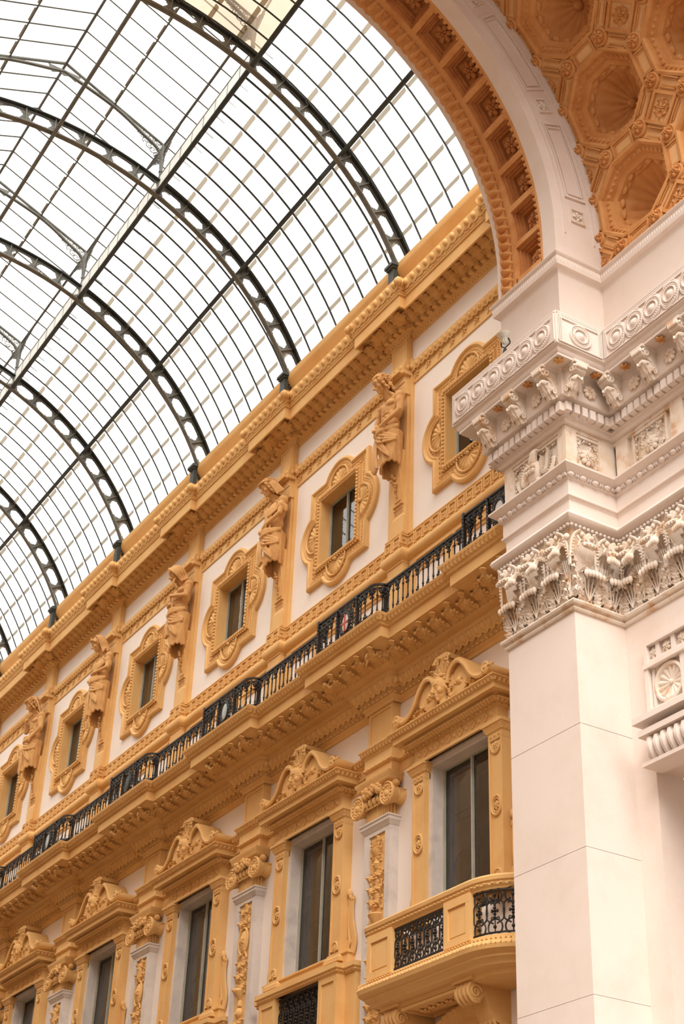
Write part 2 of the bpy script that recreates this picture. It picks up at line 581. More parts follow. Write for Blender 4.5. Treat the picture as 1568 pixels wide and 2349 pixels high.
def dup(root, dx, label=None, group=None):
    c = root.copy(); COL.objects.link(c)
    c.location = root.location + Vector((dx, 0, 0))
    if label: c['label'] = label
    if group: c['group'] = group
    for ch in list(root.children):
        if ch.get('_skip'): continue
        d = ch.copy(); COL.objects.link(d); d.parent = c
        for g in ch.children:
            e = g.copy(); COL.objects.link(e); e.parent = d
    return c

# ------------------------------------------------------------------ big structure
m = M(); m.add(box(-34, 34, -31, 6, -1.9, -1.7)); fl = m.build('floor', FLOORM); fl['kind'] = 'structure'

# facade walls with window openings, bay by bay
UP_HW, UP_Z0, UP_Z1 = .73, 16.05, 17.70       # upper window opening
LO_HW, LO_Z0, LO_Z1 = .83, 7.45, 10.09        # lower window opening
mu, ml = M(), M()
mu.add(box(XL, -B * NMAX, 0, .5, 12.6, 22.2))
ml.add(box(XL, -B * NMAX, -.22, .5, -1.7, 12.6))
for k in range(NMIN, NMAX):
    cx = -B * k - B / 2
    x0, x1 = cx - B / 2, min(cx + B / 2, XR)
    for (mm, y0, hw, a, b, zb, zt) in ((mu, 0, UP_HW, UP_Z0, UP_Z1, 12.6, 22.2), (ml, -.22, LO_HW, LO_Z0, LO_Z1, -1.7, 12.6)):
        cc = cx - .05 if mm is mu else cx
        mm.add(box(x0, cc - hw, y0, .5, zb, zt)); mm.add(box(cc + hw, x1, y0, .5, zb, zt))
        mm.add(box(cc - hw, cc + hw, y0, .5, zb, a)); mm.add(box(cc - hw, cc + hw, y0, .5, b, zt))
wu = mu.build('wall_upper', PINK, smooth=0); wu['kind'] = 'structure'
wl = ml.build('wall_lower', PINK, smooth=0); wl['kind'] = 'structure'
m = M(); m.add(box(XL, 5.0, YOP - .5, YOP, -1.7, 22.2)); o = m.build('wall_opposite', OPPM, smooth=0); o['kind'] = 'structure'
m = M(); m.add(box(XL - .4, XL, YOP, .5, -1.7, 22.2)); o = m.build('wall_far', PINK, smooth=0); o['kind'] = 'structure'

# far sides of the octagon behind the camera
m = M(); m.add(box(33, 33.5, -30, 6, -1.7, 19)); o = m.build('wall_near', MARBLE, smooth=0); o['kind'] = 'structure'
m = M(); m.add(box(5.5, 33, -30.5, -30, -1.7, 19)); o = m.build('wall_side', MARBLE, smooth=0); o['kind'] = 'structure'

# recessed stone wall right of the pier, with the tall opening below the console
m = M()
m.add(box(6.2, 6.97, -.5, 3.0, -1.7, 8.1)); m.add(box(6.2, 13.5, -.5, -.05, 8.1, 10.39)); m.add(box(6.2, 13.5, -.36, .9, 10.39, 17.0))
m.add(box(6.97, 13.5, 3.0, 3.3, -1.7, 12)); m.add(box(6.97, 13.5, -.05, 3.2, 10.2, 10.5))
o = m.build('wall_right', MARBLE, smooth=0); o['kind'] = 'structure'

# ------------------------------------------------------------------ running mouldings of the facade
def fpath(W, e, y0, right=True):
    p = [(XL, y0)]
    for n in range(NMAX, NMIN - 1, -1):
        c = -B * n
        if c + W > XR - .05:
            p += [(c - W, y0), (c - W, y0 - e)] + ([(5.15, y0 - e)])
        else:
            p += [(c - W, y0), (c - W, y0 - e), (c + W, y0 - e), (c + W, y0)]
    return p

PU = fpath(.26, .14, 0)        # top cornice
PK = fpath(.24, .14, 0)        # key band and string course
PL = fpath(.43, .17, -.22)     # balcony cornice
PE = fpath(.40, .17, -.22)     # lower entablature

# trim_1 : top cornice
t1 = struct('trim_1', (0, 0, 20))
m = M()
m.add(sweep([(0, 19.80), (.02, 19.80), (.03, 19.84), (.03, 19.90), (.08, 19.94), (.09, 19.96), (.09, 20.08), (.19, 20.10), (.21, 20.13), (.30, 20.20), (.42, 20.25), (.54, 20.26), (.54, 20.03),
             (.58, 20.03), (.58, 20.30), (.61, 20.31), (.61, 20.34), (.63, 20.36), (.63, 20.42), (.66, 20.44), (.70, 20.64), (.70, 20.67), (.2, 20.70), (0, 20.70)], PU))
m.build('cornice', OCHRE, t1)
m = M()
for R, q in along(PU, .10, .20, 20.07): m.add(box(-.055, .055, -.05, .09, -.11, .0), (R, q))
m.build('dentil_row', OCHRE, t1)
m = M()
L1 = leaf(.27, .38, .34, 3, 11, 15, belly=.10)
for R, q in along(PU, .19, .29, 20.05): m.add(L1, (R @ rx(-.92), q))
for n in range(0, NMAX + 1):
    for s_ in (-1, 1): m.add(leaf(.3, .46, .3, 3, 11, 15, belly=.1), out(-B * n + s_ * .50, -.36, 20.05, rz(s_ * .8) @ rx(-1.12)))
m.build('acanthus_row', OCHRE, t1)
m = M()
EG = egg(.23, .20, .075)
for R, q in along(PU, .655, .235, 20.545): m.add(EG, (R @ rx(-.22), q))
for n in range(0, NMAX + 1):
    for s_ in (-1, 1): m.add(ell(-B * n + s_ * .94, -.14 - .68, 20.545, .09, .09, .10))
m.build('egg_and_dart_row', OCHRE, t1)
m = M()
BR = beadreel(.16, .022)
for R, q in along(PU, .625, .16, 20.39): m.add(BR, (R, q))
SL = leaf(.085, .11, .3, 1, 5, 6)
for R, q in along(PU, .05, .095, 19.84): m.add(SL, (R, q))
m.build('bead_row', OCHRE, t1)

# trim_2 : parapet gutter above the cornice
t2 = struct('trim_2', (0, 0, 21.5))
m = M()
m.add(sweep([(0, 20.6), (.10, 20.6), (.10, 21.42), (.16, 21.46), (.20, 21.56), (.30, 21.66), (.32, 21.72), (.32, 21.86), (.10, 21.98), (0, 22.3)], [(XL, 0), (XR, 0)]))
for n in range(0, NMAX + 1):      # faint framed panels in the parapet face
    c = -B * n - B / 2
    for x0, x1, z0, z1 in ((c - 1.85, c + 1.85, 21.32, 21.36), (c - 1.85, c + 1.85, 20.78, 20.81), (c - 1.88, c - 1.85, 20.78, 21.36), (c + 1.85, c + 1.88, 20.78, 21.36)):
        m.add(box(x0, x1, -.115, -.09, z0, z1))
m.build('parapet', OCHRE, t2)

# trim_3 : egg string course with small flowers
t3 = struct('trim_3', (0, 0, 19))
m = M()
m.add(sweep([(0, 18.70), (.03, 18.70), (.03, 18.95), (.05, 18.97), (.10, 19.10), (.11, 19.14), (.11, 19.17), (0, 19.20)], PK))
m.build('string_course', OCHRE, t3)
m = M()
EG2 = egg(.17, .15, .045)
for R, q in along(PK, .09, .165, 19.045): m.add(EG2, (R @ rx(-.3), q))
m.build('egg_and_dart_row', OCHRE, t3)
m = M()
FL = merge(cap((-.06, .015, -.05), (.05, .015, .05), .008, .014, 5, 3), ell(.07, .02, .05, .022, .02, .022, 6, 4), ell(.02, .02, .085, .022, .02, .022, 6, 4), ell(-.03, .02, .06, .02, .02, .03, 6, 4), ell(.06, .02, -.02, .02, .02, .02, 6, 4))
for R, q in along(PK, .03, .40, 18.82): m.add(FL, (R, q))
m.build('flower_row', OCHRE, t3)

# trim_4 : greek key band and torus
t4 = struct('trim_4', (0, 0, 15))
m = M()
m.add(sweep([(0, 14.60), (.03, 14.60), (.03, 14.64), (.07, 14.66), (.11, 14.71), (.12, 14.77), (.11, 14.83), (.07, 14.88), (.045, 14.89), (.045, 15.20), (.06, 15.21), (.06, 15.235), (0, 15.24)], PK))
m.build('torus_moulding', OCHRE, t4)
key = [(0, 5, 5.05, 5.55), (0, .5, 1, 5.5), (0, 3.2, 1, 1.5), (2.7, 3.2, 1, 3.5), (1.5, 3.2, 3, 3.5), (4.5, 5, 0, 5.5), (4.5, 6, 0, .5)]
KU = merge(*[box(a * .044 - .135, b * .044 - .135, 0, .026, c * .046 - .13, d * .046 - .13) for a, b, c, d in key])
m = M()
for R, q in along(PK, .045, .26, 15.045, minlen=.3): m.add(KU, (R, q))
m.build('greek_key_pattern', OCHRE, t4, smooth=0)

# trim_5 : balcony cornice
t5 = struct('trim_5', (0, 0, 12.3))
m = M()
m.add(sweep([(0, 11.64), (.03, 11.64), (.03, 11.70), (.08, 11.74), (.08, 11.80), (.13, 11.84), (.14, 11.88), (.25, 12.00), (.27, 12.03), (.27, 12.07), (.36, 12.09), (.40, 12.12),
             (.46, 12.17), (.60, 12.24), (.76, 12.27), (.78, 12.29), (.84, 12.30), (.84, 12.50), (.88, 12.51), (.89, 12.55), (.92, 12.57), (.99, 12.66), (.99, 12.68), (0, 12.70)], PL))
m.build('cornice', OCHRE, t5)
m = M()
EG3 = egg(.19, .19, .06)
for R, q in along(PL, .205, .19, 11.935): m.add(EG3, (R @ rx(-.55), q))
m.build('egg_and_dart_row', OCHRE, t5)
m = M()
BR2 = beadreel(.13, .025)
for R, q in along(PL, .10, .13, 11.775): m.add(BR2, (R, q))
SL2 = leaf(.10, .12, .3, 1, 5, 6)
for R, q in along(PL, .93, .105, 12.56): m.add(SL2, (R @ rx(-.4), q))
BR3 = beadreel(.17, .016)
for R, q in along(PL, .855, .17, 12.515): m.add(BR3, (R, q))
for R, q in along(PL, .34, .115, 12.09): m.add(SL2, (R @ rx(-.9), q))
m.build('bead_row', OCHRE, t5)
m = M()
L2 = leaf(.31, .38, .14, 3, 11, 14, belly=.07)
L2v = merge((L2, tr(0, 0, 0)), (rosette(.095, .07, 6), tr(.205, .045, .19)), (spiral(.06, 1.2, .014, .03, 1, 14), tr(.205, .03, .35)), (spiral(.05, 1.2, .014, .03, -1, 14), tr(.205, .03, .05)))
for R, q in along(PL, .44, .41, 12.13): m.add(L2v, (R @ rx(-1.22), q))
for n in range(0, NMAX + 1):
    for s_ in (-1, 1): m.add(leaf(.34, .5, .2, 4, 9, 14), out(-B * n + s_ * .88, -.82, 12.12, rz(s_ * .8) @ rx(-1.3)))
m.build('acanthus_row', OCHRE, t5)

# trim_6 : entablature of the lower order between the windows
t6 = struct('trim_6', (0, 0, 10.6))
m = M()
m.add(sweep([(0, 10.36), (.01, 10.36), (.01, 10.54), (.035, 10.55), (.05, 10.58), (.035, 10.61), (.03, 10.62), (.03, 10.78), (.05, 10.80), (.07, 10.86), (.12, 10.92), (.12, 10.95), (0, 10.97)], PE))
m.build('architrave', OCHRE, t6)
m = M()
for R, q in along(PE, .05, .13, 10.58): m.add(beadreel(.13, .022), (R, q))
for R, q in along(PE, .085, .10, 10.83): m.add(leaf(.095, .11, .35, 1, 5, 6), (R @ rx(-.4), q))
m.build('bead_row', OCHRE, t6)
# ------------------------------------------------------------------ end arch, coffered vault
RA, RV = 5.30, 6.27
def cyl(x, s, d, R):
    """x along the axis, s arc length from the springing plane, d outward (away from the axis)"""
    x, s, d = np.broadcast_arrays(np.asarray(x, float), np.asarray(s, float), np.asarray(d, float))
    th = np.where(s < 0, 0, s / R)
    ex = np.where(s < 0, s, 0)
    return np.stack([x, YC + (R + d) * np.cos(th), ZC + (R + d) * np.sin(th) + ex], -1)

def cylmap(shape, x, s, R, Rot=I3, d=0.0):
    """local x along the axis, local z along the arc, local y towards the axis"""
    v = np.asarray(shape[0], float) @ np.asarray(Rot, float).T
    P = cyl(x + v[:, 0], s + v[:, 2], d - v[:, 1], R)
    return P, shape[1]

def cbox(x0, x1, s0, s1, d0, d1, R, n=1):
    n = max(n, int(abs(s1 - s0) / .25))
    ss = np.linspace(s0, s1, n + 1)
    P = np.stack([cyl(a, ss, d, R) for a, d in ((x0, d0), (x1, d0), (x1, d1), (x0, d1))], 1)
    v, f = gridf(P, wv=True)
    k = n * 4
    return v, f + [np.array([[3, 2, 1, 0]]), np.array([[k, k + 1, k + 2, k + 3]])]

STEP = RA * radians(8.25)
S0 = RA * radians(-.35)
SEND = RA * pi
NC = 21
arch = thing('end_arch', (5.8, -1.3, 17), 'broad round arch of pale stone closing the gallery, springing from the tall corner pier', 'arch')
m = M()
m.add(cbox(5.02, 5.30, -.62, SEND + .6, 0, .9, RA))                # plain white strip on the far edge
m.add(cbox(6.22, 6.56, -.62, SEND + .6, 0, 1.2, RA))               # archivolt body
m.add(cbox(5.30, 6.22, -.62, SEND + .6, .30, .95, RA))
# sunk panels of the archivolt face (x = 6.56, facing the camera)
def facebox(r0, r1, a0, a1, x0, x1, n=None):
    n = n or max(1, int((a1 - a0) * r1 / .25))
    aa = np.linspace(a0, a1, n + 1)
    P = np.stack([np.stack([np.full(n + 1, x), YC + r * np.cos(aa), ZC + r * np.sin(aa)], -1) for r, x in ((r0, x0), (r1, x0), (r1, x1), (r0, x1))], 1)
    v, f = gridf(P, wv=True)
    k = n * 4
    return v, f + [np.array([[3, 2, 1, 0]]), np.array([[k, k + 1, k + 2, k + 3]])]
def slab(y0, y1, z0, z1, x0, x1): return box(x0, x1, y0, y1, z0, z1)
for a in (5.0, 27.5, 50, 72.5, 95, 117.5, 140, 162.5):
    a0, a1 = radians(a + 3.2), radians(a + 19.0)
    for r0, r1 in ((5.60, 5.625), (5.66, 5.675), (5.955, 5.97), (6.0, 6.025)): m.add(facebox(r0, r1, a0, a1, 6.56, 6.585))
    for q in (a0, a1 - .008): m.add(facebox(5.598, 6.028, q, q + .008, 6.55, 6.589, 4))
    for q in (a0 + .014, a1 - .02): m.add(facebox(5.658, 5.972, q, q + .004, 6.55, 6.588, 3))
for r0, r1 in ((5.50, 5.52), (6.10, 6.12), (6.2, 6.27)): m.add(facebox(r0, r1, 0, pi, 6.56, 6.58, 60))
m.build('archivolt', MARBLE, arch)
m = M()
for a in (0.0, 22.5, 45, 67.5, 90, 112.5, 135):
    a += 4.6 if a == 0 else 5.0
    cy, cz = YC + 5.80 * cos(radians(a)), ZC + 5.80 * sin(radians(a))
    Rt = np.array([[0, 1, 0], [1, 0, 0], [0, 0, 1.]])
    rr = rx(radians(a))
    for y0, y1, z0, z1 in ((-.14, .14, -.14, -.12), (-.14, .14, .12, .14), (-.14, -.12, -.14, .14), (.12, .14, -.14, .14)):
        m.add(box(-.004, .03, y0, y1, z0, z1), tr(6.56, cy, cz, rr))
    m.add(rosette(.11, .05, 4), tr(6.56, cy, cz, rr @ Rt))
    for q in range(4): m.add(leaf(.07, .09, .3, 1, 5, 5), tr(6.565, cy, cz, rr @ rx(q * pi / 2 + pi / 4) @ Rt @ tr(0, 0, .04)[0]))
m.build('rosette_blocks', MARBLE2, arch)
# coffer grid in the soffit
m = M()
m.add(cbox(5.28, 5.56, -.62, SEND + .6, -.005, .32, RA))
m.add(cbox(6.19, 6.24, -.62, SEND + .6, -.005, .32, RA))
for k in range(-1, NC + 2):
    sc = S0 + STEP * (k - .5)
    if sc > -.6: m.add(cbox(5.54, 6.20, sc - .055, sc + .055, -.005, .30, RA))
m.build('coffer_grid', TERRA, arch, smooth=25)
m = M()
eggs = egg(.20, .25, .13)
ns = int((SEND + .5) / .19)
for k in range(ns):
    m.add(cylmap(eggs, 5.34, -.5 + k * .19, RA, ry(pi / 2)))
for k in range(int(SEND / .12)):
    m.add(cylmap(leaf(.09, .1, .3, 1, 5, 5), 6.215, -.3 + k * .12, RA, ry(-pi / 2)))
m.build('egg_and_dart_edge', TERRA, arch)
for k in range(0, 13):
    sc = S0 + STEP * k
    h = STEP / 2 - .05
    m = M()
    for q, (i0, d0) in enumerate(((0, .05), (.03, .10), (.065, .15))):
        a0, a1, b0, b1 = 5.56 + i0, 6.19 - i0, sc - h + i0, sc + h - i0
        for c in ((a0, a0 + .05, b0, b1), (a1 - .05, a1, b0, b1), (a0, a1, b0, b0 + .05), (a0, a1, b1 - .05, b1)):
            m.add(cbox(*c, d0, d0 + .12, RA))
    m.add(cbox(5.6, 6.15, sc - h, sc + h, .235, .28, RA))
    cf = m.build('coffer', TERRA2, arch, smooth=25)
    m = M(); m.add(cylmap(rosette(.18, .12, 6), 5.875, sc, RA, d=.235)); m.build('rosette', TERRA2, cf)

# vault
vault = thing('coffered_vault', (9, -1, 18), 'orange barrel vault with octagonal shell coffers in the top right corner', 'vault')
CX0, CS0, PX, PS = 7.48, RV * radians(5.6), 1.90, RV * radians(17.1)
XV0, XV1 = 6.56, 13.2
octo = [(.33, .74), (.78, .33), (.78, -.33), (.33, -.74), (-.33, -.74), (-.78, -.33), (-.78, .33), (-.33, .74)]
def octring(cx, cs, k0, d0, k1, d1):
    P = np.array([[cyl(cx + a * k0, cs + b * k0, d0, RV), cyl(cx + a * k1, cs + b * k1, d1, RV)] for a, b in octo])
    return gridf(P, wu=True)
msurf, mbead = M(), M()
NI, NJ = 1, 8
for i in range(-1, NI + 1):
    for j in range(-1, NJ + 1):
        cx, cs = CX0 + PX * i, CS0 + PS * j
        # surface: cell minus octagon, 16-point ring between cell square and octagon
        hx, hs = PX / 2, PS / 2
        cell = [(.33, hs), (hx, hs), (hx, .33), (hx, -.33), (hx, -hs), (.33, -hs), (-.33, -hs), (-hx, -hs), (-hx, -.33), (-hx, .33), (-hx, hs), (-.33, hs)]
        oc = [octo[0], ((octo[0][0] + octo[1][0]) / 2, (octo[0][1] + octo[1][1]) / 2), octo[1], octo[2], ((octo[2][0] + octo[3][0]) / 2, (octo[2][1] + octo[3][1]) / 2), octo[3], octo[4],
              ((octo[4][0] + octo[5][0]) / 2, (octo[4][1] + octo[5][1]) / 2), octo[5], octo[6], ((octo[6][0] + octo[7][0]) / 2, (octo[6][1] + octo[7][1]) / 2), octo[7]]
        if i >= 0 and -.3 < cs:
            P = np.array([[cyl(max(XV0 - .3, cx + a[0]), max(-.62, cs + a[1]), 0, RV), cyl(max(XV0 - .3, cx + b[0]), max(-.62, cs + b[1]), 0, RV)] for a, b in zip(cell, oc)])
            msurf.add(gridf(P, wu=True))
        # panels, bosses and square flowers around the square cell at the corner of this octagon
        qx, qs = cx + hx, cs + hs
        if qx < XV0 - .2 or qs < -.4: continue
        f = M()
        R45 = ry(pi / 4)
        f.add(cylmap(merge(box(-.27, .27, -.01, .05, -.27, -.215), box(-.27, .27, -.01, .05, .215, .27), box(-.27, -.215, -.01, .05, -.215, .215), box(.215, .27, -.01, .05, -.215, .215)), qx, qs, RV, R45))
        f.add(cylmap(rosette(.10, .05, 4), qx, qs, RV))
        for q in range(8): f.add(cylmap(leaf(.13, .20, .3, 2, 7, 8), qx, qs, RV, ry(q * pi / 4) @ tr(0, 0, 0)[0]))
        f.build('square_flower', TERRA, vault)
        for a, b in ((.53, 0), (-.53, 0), (0, .53), (0, -.53)):
            if qs < 0 and b < 0: continue
            bm_ = M()
            bm_.add(cylmap((lathe([(0.001, .10), (.06, .09), (.08, .05), (.10, .04), (.13, .055), (.155, .045), (.175, 0), (.18, -.02)], 16)[0] @ rx(-pi / 2).T, lathe([(0, 0)] * 8, 16)[1]), qx + a, qs + b, RV))
            bm_.add(cylmap(rosette(.11, .13, 6), qx + a, qs + b, RV, d=-.04))
            bm_.build('boss', TERRA, vault)
        for q in range(4):
            Rd = ry(pi / 4 + q * pi / 2); cc = Rd @ np.array([0, 0, .41])
            for k_, e_ in ((0, .0), (.035, .02)):
                w, h = .19, .10
                mbead.add(cylmap(merge(box(-w + k_, w - k_, -.01, .04 - e_, -h + k_, -h + k_ + .025), box(-w + k_, w - k_, -.01, .04 - e_, h - k_ - .025, h - k_)), qx + cc[0], qs + cc[2], RV, Rd))
        for a, b, w, h in ((PX / 2, 0, .24, .15), (0, PS / 2, .15, .24)):
            for k_, e_ in ((0, .0), (.035, .02)):
                mbead.add(cylmap(merge(box(-w + k_, w - k_, -.01, .035 - e_, -h + k_, -h + k_ + .03), box(-w + k_, w - k_, -.01, .035 - e_, h - k_ - .03, h - k_), box(-w + k_, -w + k_ + .03, -.01, .035 - e_, -h, h), box(w - k_ - .03, w - k_, -.01, .035 - e_, -h, h)), qx + a, qs + b, RV))
msurf.build('vault_surface', VAULTP, vault, smooth=20)
mbead.build('panel_frames', TERRA, vault, smooth=0)
SH = shell(.57, 15, 2 * pi, .20, 120, 14, -2.1)
for i in range(0, NI + 1):
    for j in range(0, NJ):
        cx, cs = CX0 + PX * i, CS0 + PS * j
        m = M()
        for a in ((1.06, 0, 1.06, -.04), (1.06, -.04, 1.0, -.05), (1.0, -.05, .96, -.01), (.96, -.01, .95, .05), (.95, .05, .84, .07), (.84, .07, .82, .13), (.82, .13, .72, .16), (.72, .16, .70, .24), (.70, .24, .66, .27), (.66, .27, .64, .97), (.64, .97, .01, .98)):
            m.add(octring(cx, cs, *a))
        for q in range(8):
            a, b = np.array(octo[q]) * .88, np.array(octo[(q + 1) % 8]) * .88
            L = np.linalg.norm(b - a); nb = max(3, int(L / .10))
            for t_ in range(nb):
                p_ = a + (b - a) * (t_ + .5) / nb
                m.add(cylmap(ell(0, 0, 0, .04, .035, .04, 6, 4), cx + p_[0], cs + p_[1], RV, d=.06))
        c_ = m.build('coffer', TERRA, vault, smooth=25)
        m = M(); m.add(cylmap(SH, cx, cs, RV, rz(0), d=.27))
        for q in range(15):
            a_ = 2 * pi * q / 15
            m.add(cylmap(ell(0, 0, 0, .085, .035, .06, 9, 6), cx + .55 * sin(a_), cs + .55 * cos(a_), RV, ry(a_), d=.22))
        m.build('shell', TERRA, c_)
# masonry behind the vault so no sky shows
m = M(); m.add(cbox(6.3, 10.33, -.62, RV * pi + .6, 1.0, 1.2, RV)); m.add(cbox(10.30, 10.40, -.62, RV * pi + .6, -.02, 1.0, RV)); m.add(cbox(6.5, 10.4, -.66, -.28, -.005, 1.0, RV)); m.build('vault_shell', TERRA, vault)
# ------------------------------------------------------------------ corner pier
XPL, XPR, YPF, YPB = 5.05, 6.56, -1.40, -.50
PP = [(XPL, .3), (XPL, YPF), (XPR, YPF), (XPR, YPB), (13.5, YPB)]
pier = thing('corner_pier', (5.8, -1.0, -1.7), 'tall pale pink marble corner pier with leafy capital and projecting cornice, at the right', 'pier')
m = M()
for z0, z1 in ((-1.7, 1.2), (1.2, 3.35), (3.35, 5.15), (5.15, 7.0), (7.0, 8.7), (8.7, 10.41)):
    m.add(sweep([(0, z0 + .004), (0, z1 - .004), (-.004, z1), (-.3, z1), (-.3, z0)], PP[:4], capends=False))
for z in (-1.7, 3.35, 5.15, 7.0, 8.7): m.add(box(XPL + .01, XPR - .01, YPF + .01, .3, z, z + .01))
m.add(box(XPL + .075, XPR - .075, YPF + .075, .3, 7, 16.6))
m.build('shaft', MARBLE, pier, smooth=20)
# capital zone: bell, astragal
PC = PP
m = M()
m.add(sweep([(0, 10.38), (.03, 10.385), (.045, 10.41), (.03, 10.44), (.03, 10.46), (.075, 10.47), (.09, 10.50), (.075, 10.53), (0, 10.54)], PC))
m.add(sweep([(-.02, 10.5), (.0, 10.55), (.0, 11.2), (.03, 11.5), (.05, 11.70), (-.02, 11.7)], PC))
m.build('capital_bell', MARBLE2, pier)
def capleaves(z, sp, w, h, o_, p, name, fl, shift=0):
    g = cleaf(w, h, 31, 20, fl, o_)
    for R, q in along([tuple(a) for a in PC[1:4]] + [(10.2, YPB)], p, sp, z):
        m = M(); T = (R, q + R @ np.array([shift, 0, 0])); m.add(g, T)
        for t_ in np.linspace(-1, 1, 6):
            m.add(ell(t_ * w * .33, .13 * h + 1.25 * .20 * h * 1.9 * o_ / .20, .60 * h * 1.35 + .03 - .03 * abs(t_), .036, .034, .055, 8, 6), T)
        for s_ in (-1, 1):
            for t_ in range(4):
                m.add(leaf(.12 + .01 * t_, .14 + .02 * t_, .35, 2, 7, 9), (R @ ry(s_ * (1.5 - .28 * t_)), T[1] + R @ np.array([s_ * w * .20, .055 + .01 * t_, h * (.06 + .20 * t_)])))
                m.add(ell(s_ * w * .50, .05 + .012 * t_, h * (.13 + .20 * t_), .020, .026, .026, 7, 5), T)
        for t_ in range(4): m.add(tube(curve([(0, .06, .02), ((t_ - 1.5) * w * .10, .075, h * .4), ((t_ - 1.5) * w * .16, .12, h * .78)], 10), [.008] * 9 if False else .010, 5), T)
        m.build(name, MARBLE2, pier)
capleaves(10.55, .50, .47, .44, .15, .0, 'acanthus_leaf', 3)
capleaves(10.60, .50, .26, .68, .15, .0, 'upper_acanthus_leaf', 2, shift=.25)
# volutes and arches of stalks
for R, q in along([tuple(a) for a in PC[1:4]] + [(10.2, YPB)], .13, .50, 11.26):
    m = M(); SC = np.diag([1.3, 1.15, 1.12]); R = R @ SC
    for s_ in (-1, 1):
        m.add(spiral(.062, 1.6, .016, .03, s_, 22, pi / 2 if s_ > 0 else pi / 2, .06), (R, q + R @ np.array([s_ * .07, 0, .20])))
        m.add(ell(s_ * .07, .09, .20, .028, .03, .028, 8, 5), (R, q))
        m.add(tube(curve([(s_ * .09, .10, .26), (s_ * .15, .06, .20), (s_ * .178, .02, .06), (s_ * .182, 0, -.22)], 14), np.linspace(.020, .014, 13), 6), (R, q))
        for t_ in range(7): m.add(ell(s_ * (.15 + .03 * t_ / 6), .055 - .005 * t_, .16 - .045 * t_, .013, .018, .015, 5, 4), (R, q))
        m.add(tube(curve([(s_ * .02, .05, .12), (s_ * .08, .07, .13), (s_ * .10, .05, .05)], 8), .014, 5), (R, q))
    m.add(ell(0, .14, .035, .115, .05, .038, 12, 7), (R, q))
    for t_ in (-2, -1, 0, 1, 2): m.add(ell(t_ * .042, .17 - .012 * abs(t_), .03, .022, .03, .034, 7, 5), (R, q))
    m.add(ell(.185, .03, .18, .045, .04, .05, 8, 6), (R, q))
    m.build('volute_stalks', MARBLE2, pier)
# architrave
m = M()
m.add(sweep([(.02, 11.68), (.06, 11.69), (.06, 11.73), (.10, 11.75), (.16, 11.79), (.18, 11.84), (.16, 11.89), (.11, 11.91), (.0, 11.93), (.0, 12.20), (.02, 12.22), (.02, 12.235), (.05, 12.25), (.05, 12.28), (.03, 12.30),
             (.03, 12.53), (.06, 12.55), (.06, 12.60), (.10, 12.63), (.17, 12.68), (.19, 12.70), (.19, 12.73), (.02, 12.76)], PC))
m.build('architrave', MARBLE, pier)
m = M()
BR5 = beadreel(.24, .042)
for R, q in along(PC, .085, .24, 12.585): m.add(BR5, (R, q))
for R, q in along(PC, .10, .075, 11.71): m.add(ell(0, 0, 0, .032, .028, .028, 7, 5), (R, q))
m.build('bead_and_reel', MARBLE, pier)
# frieze
m = M()
FZ0, FZ1 = 12.74, 13.52
m.add(sweep([(-.07, FZ0), (-.07, FZ1)], PC, capends=False))
m.add(sweep([(-.07, FZ0), (.0, FZ0), (.0, FZ0 + .05), (-.07, FZ0 + .05)], PC)); m.add(sweep([(-.07, FZ1 - .07), (.0, FZ1 - .07), (.0, FZ1), (-.07, FZ1)], PC))
def stile(R, q, w): m.add(box(-w / 2, w / 2, -.07, .0, FZ0, FZ1), (R, np.array([q[0], q[1], 0])))
Rf, Rr = np.array([[1, 0, 0], [0, -1, 0], [0, 0, 1.]]), np.array([[0, 1, 0], [1, 0, 0], [0, 0, 1.]])
for x in (XPL + .09, XPR - .09): stile(Rf, (x, YPF), .18)
stile(Rr, (XPR, YPF + .09), .20); stile(Rr, (XPR, YPB - .13), .30)
for x in (6.75, 7.95, 9.15, 10.35): stile(Rf, (x, YPB), .26)
m.build('frieze', MARBLE2, pier)
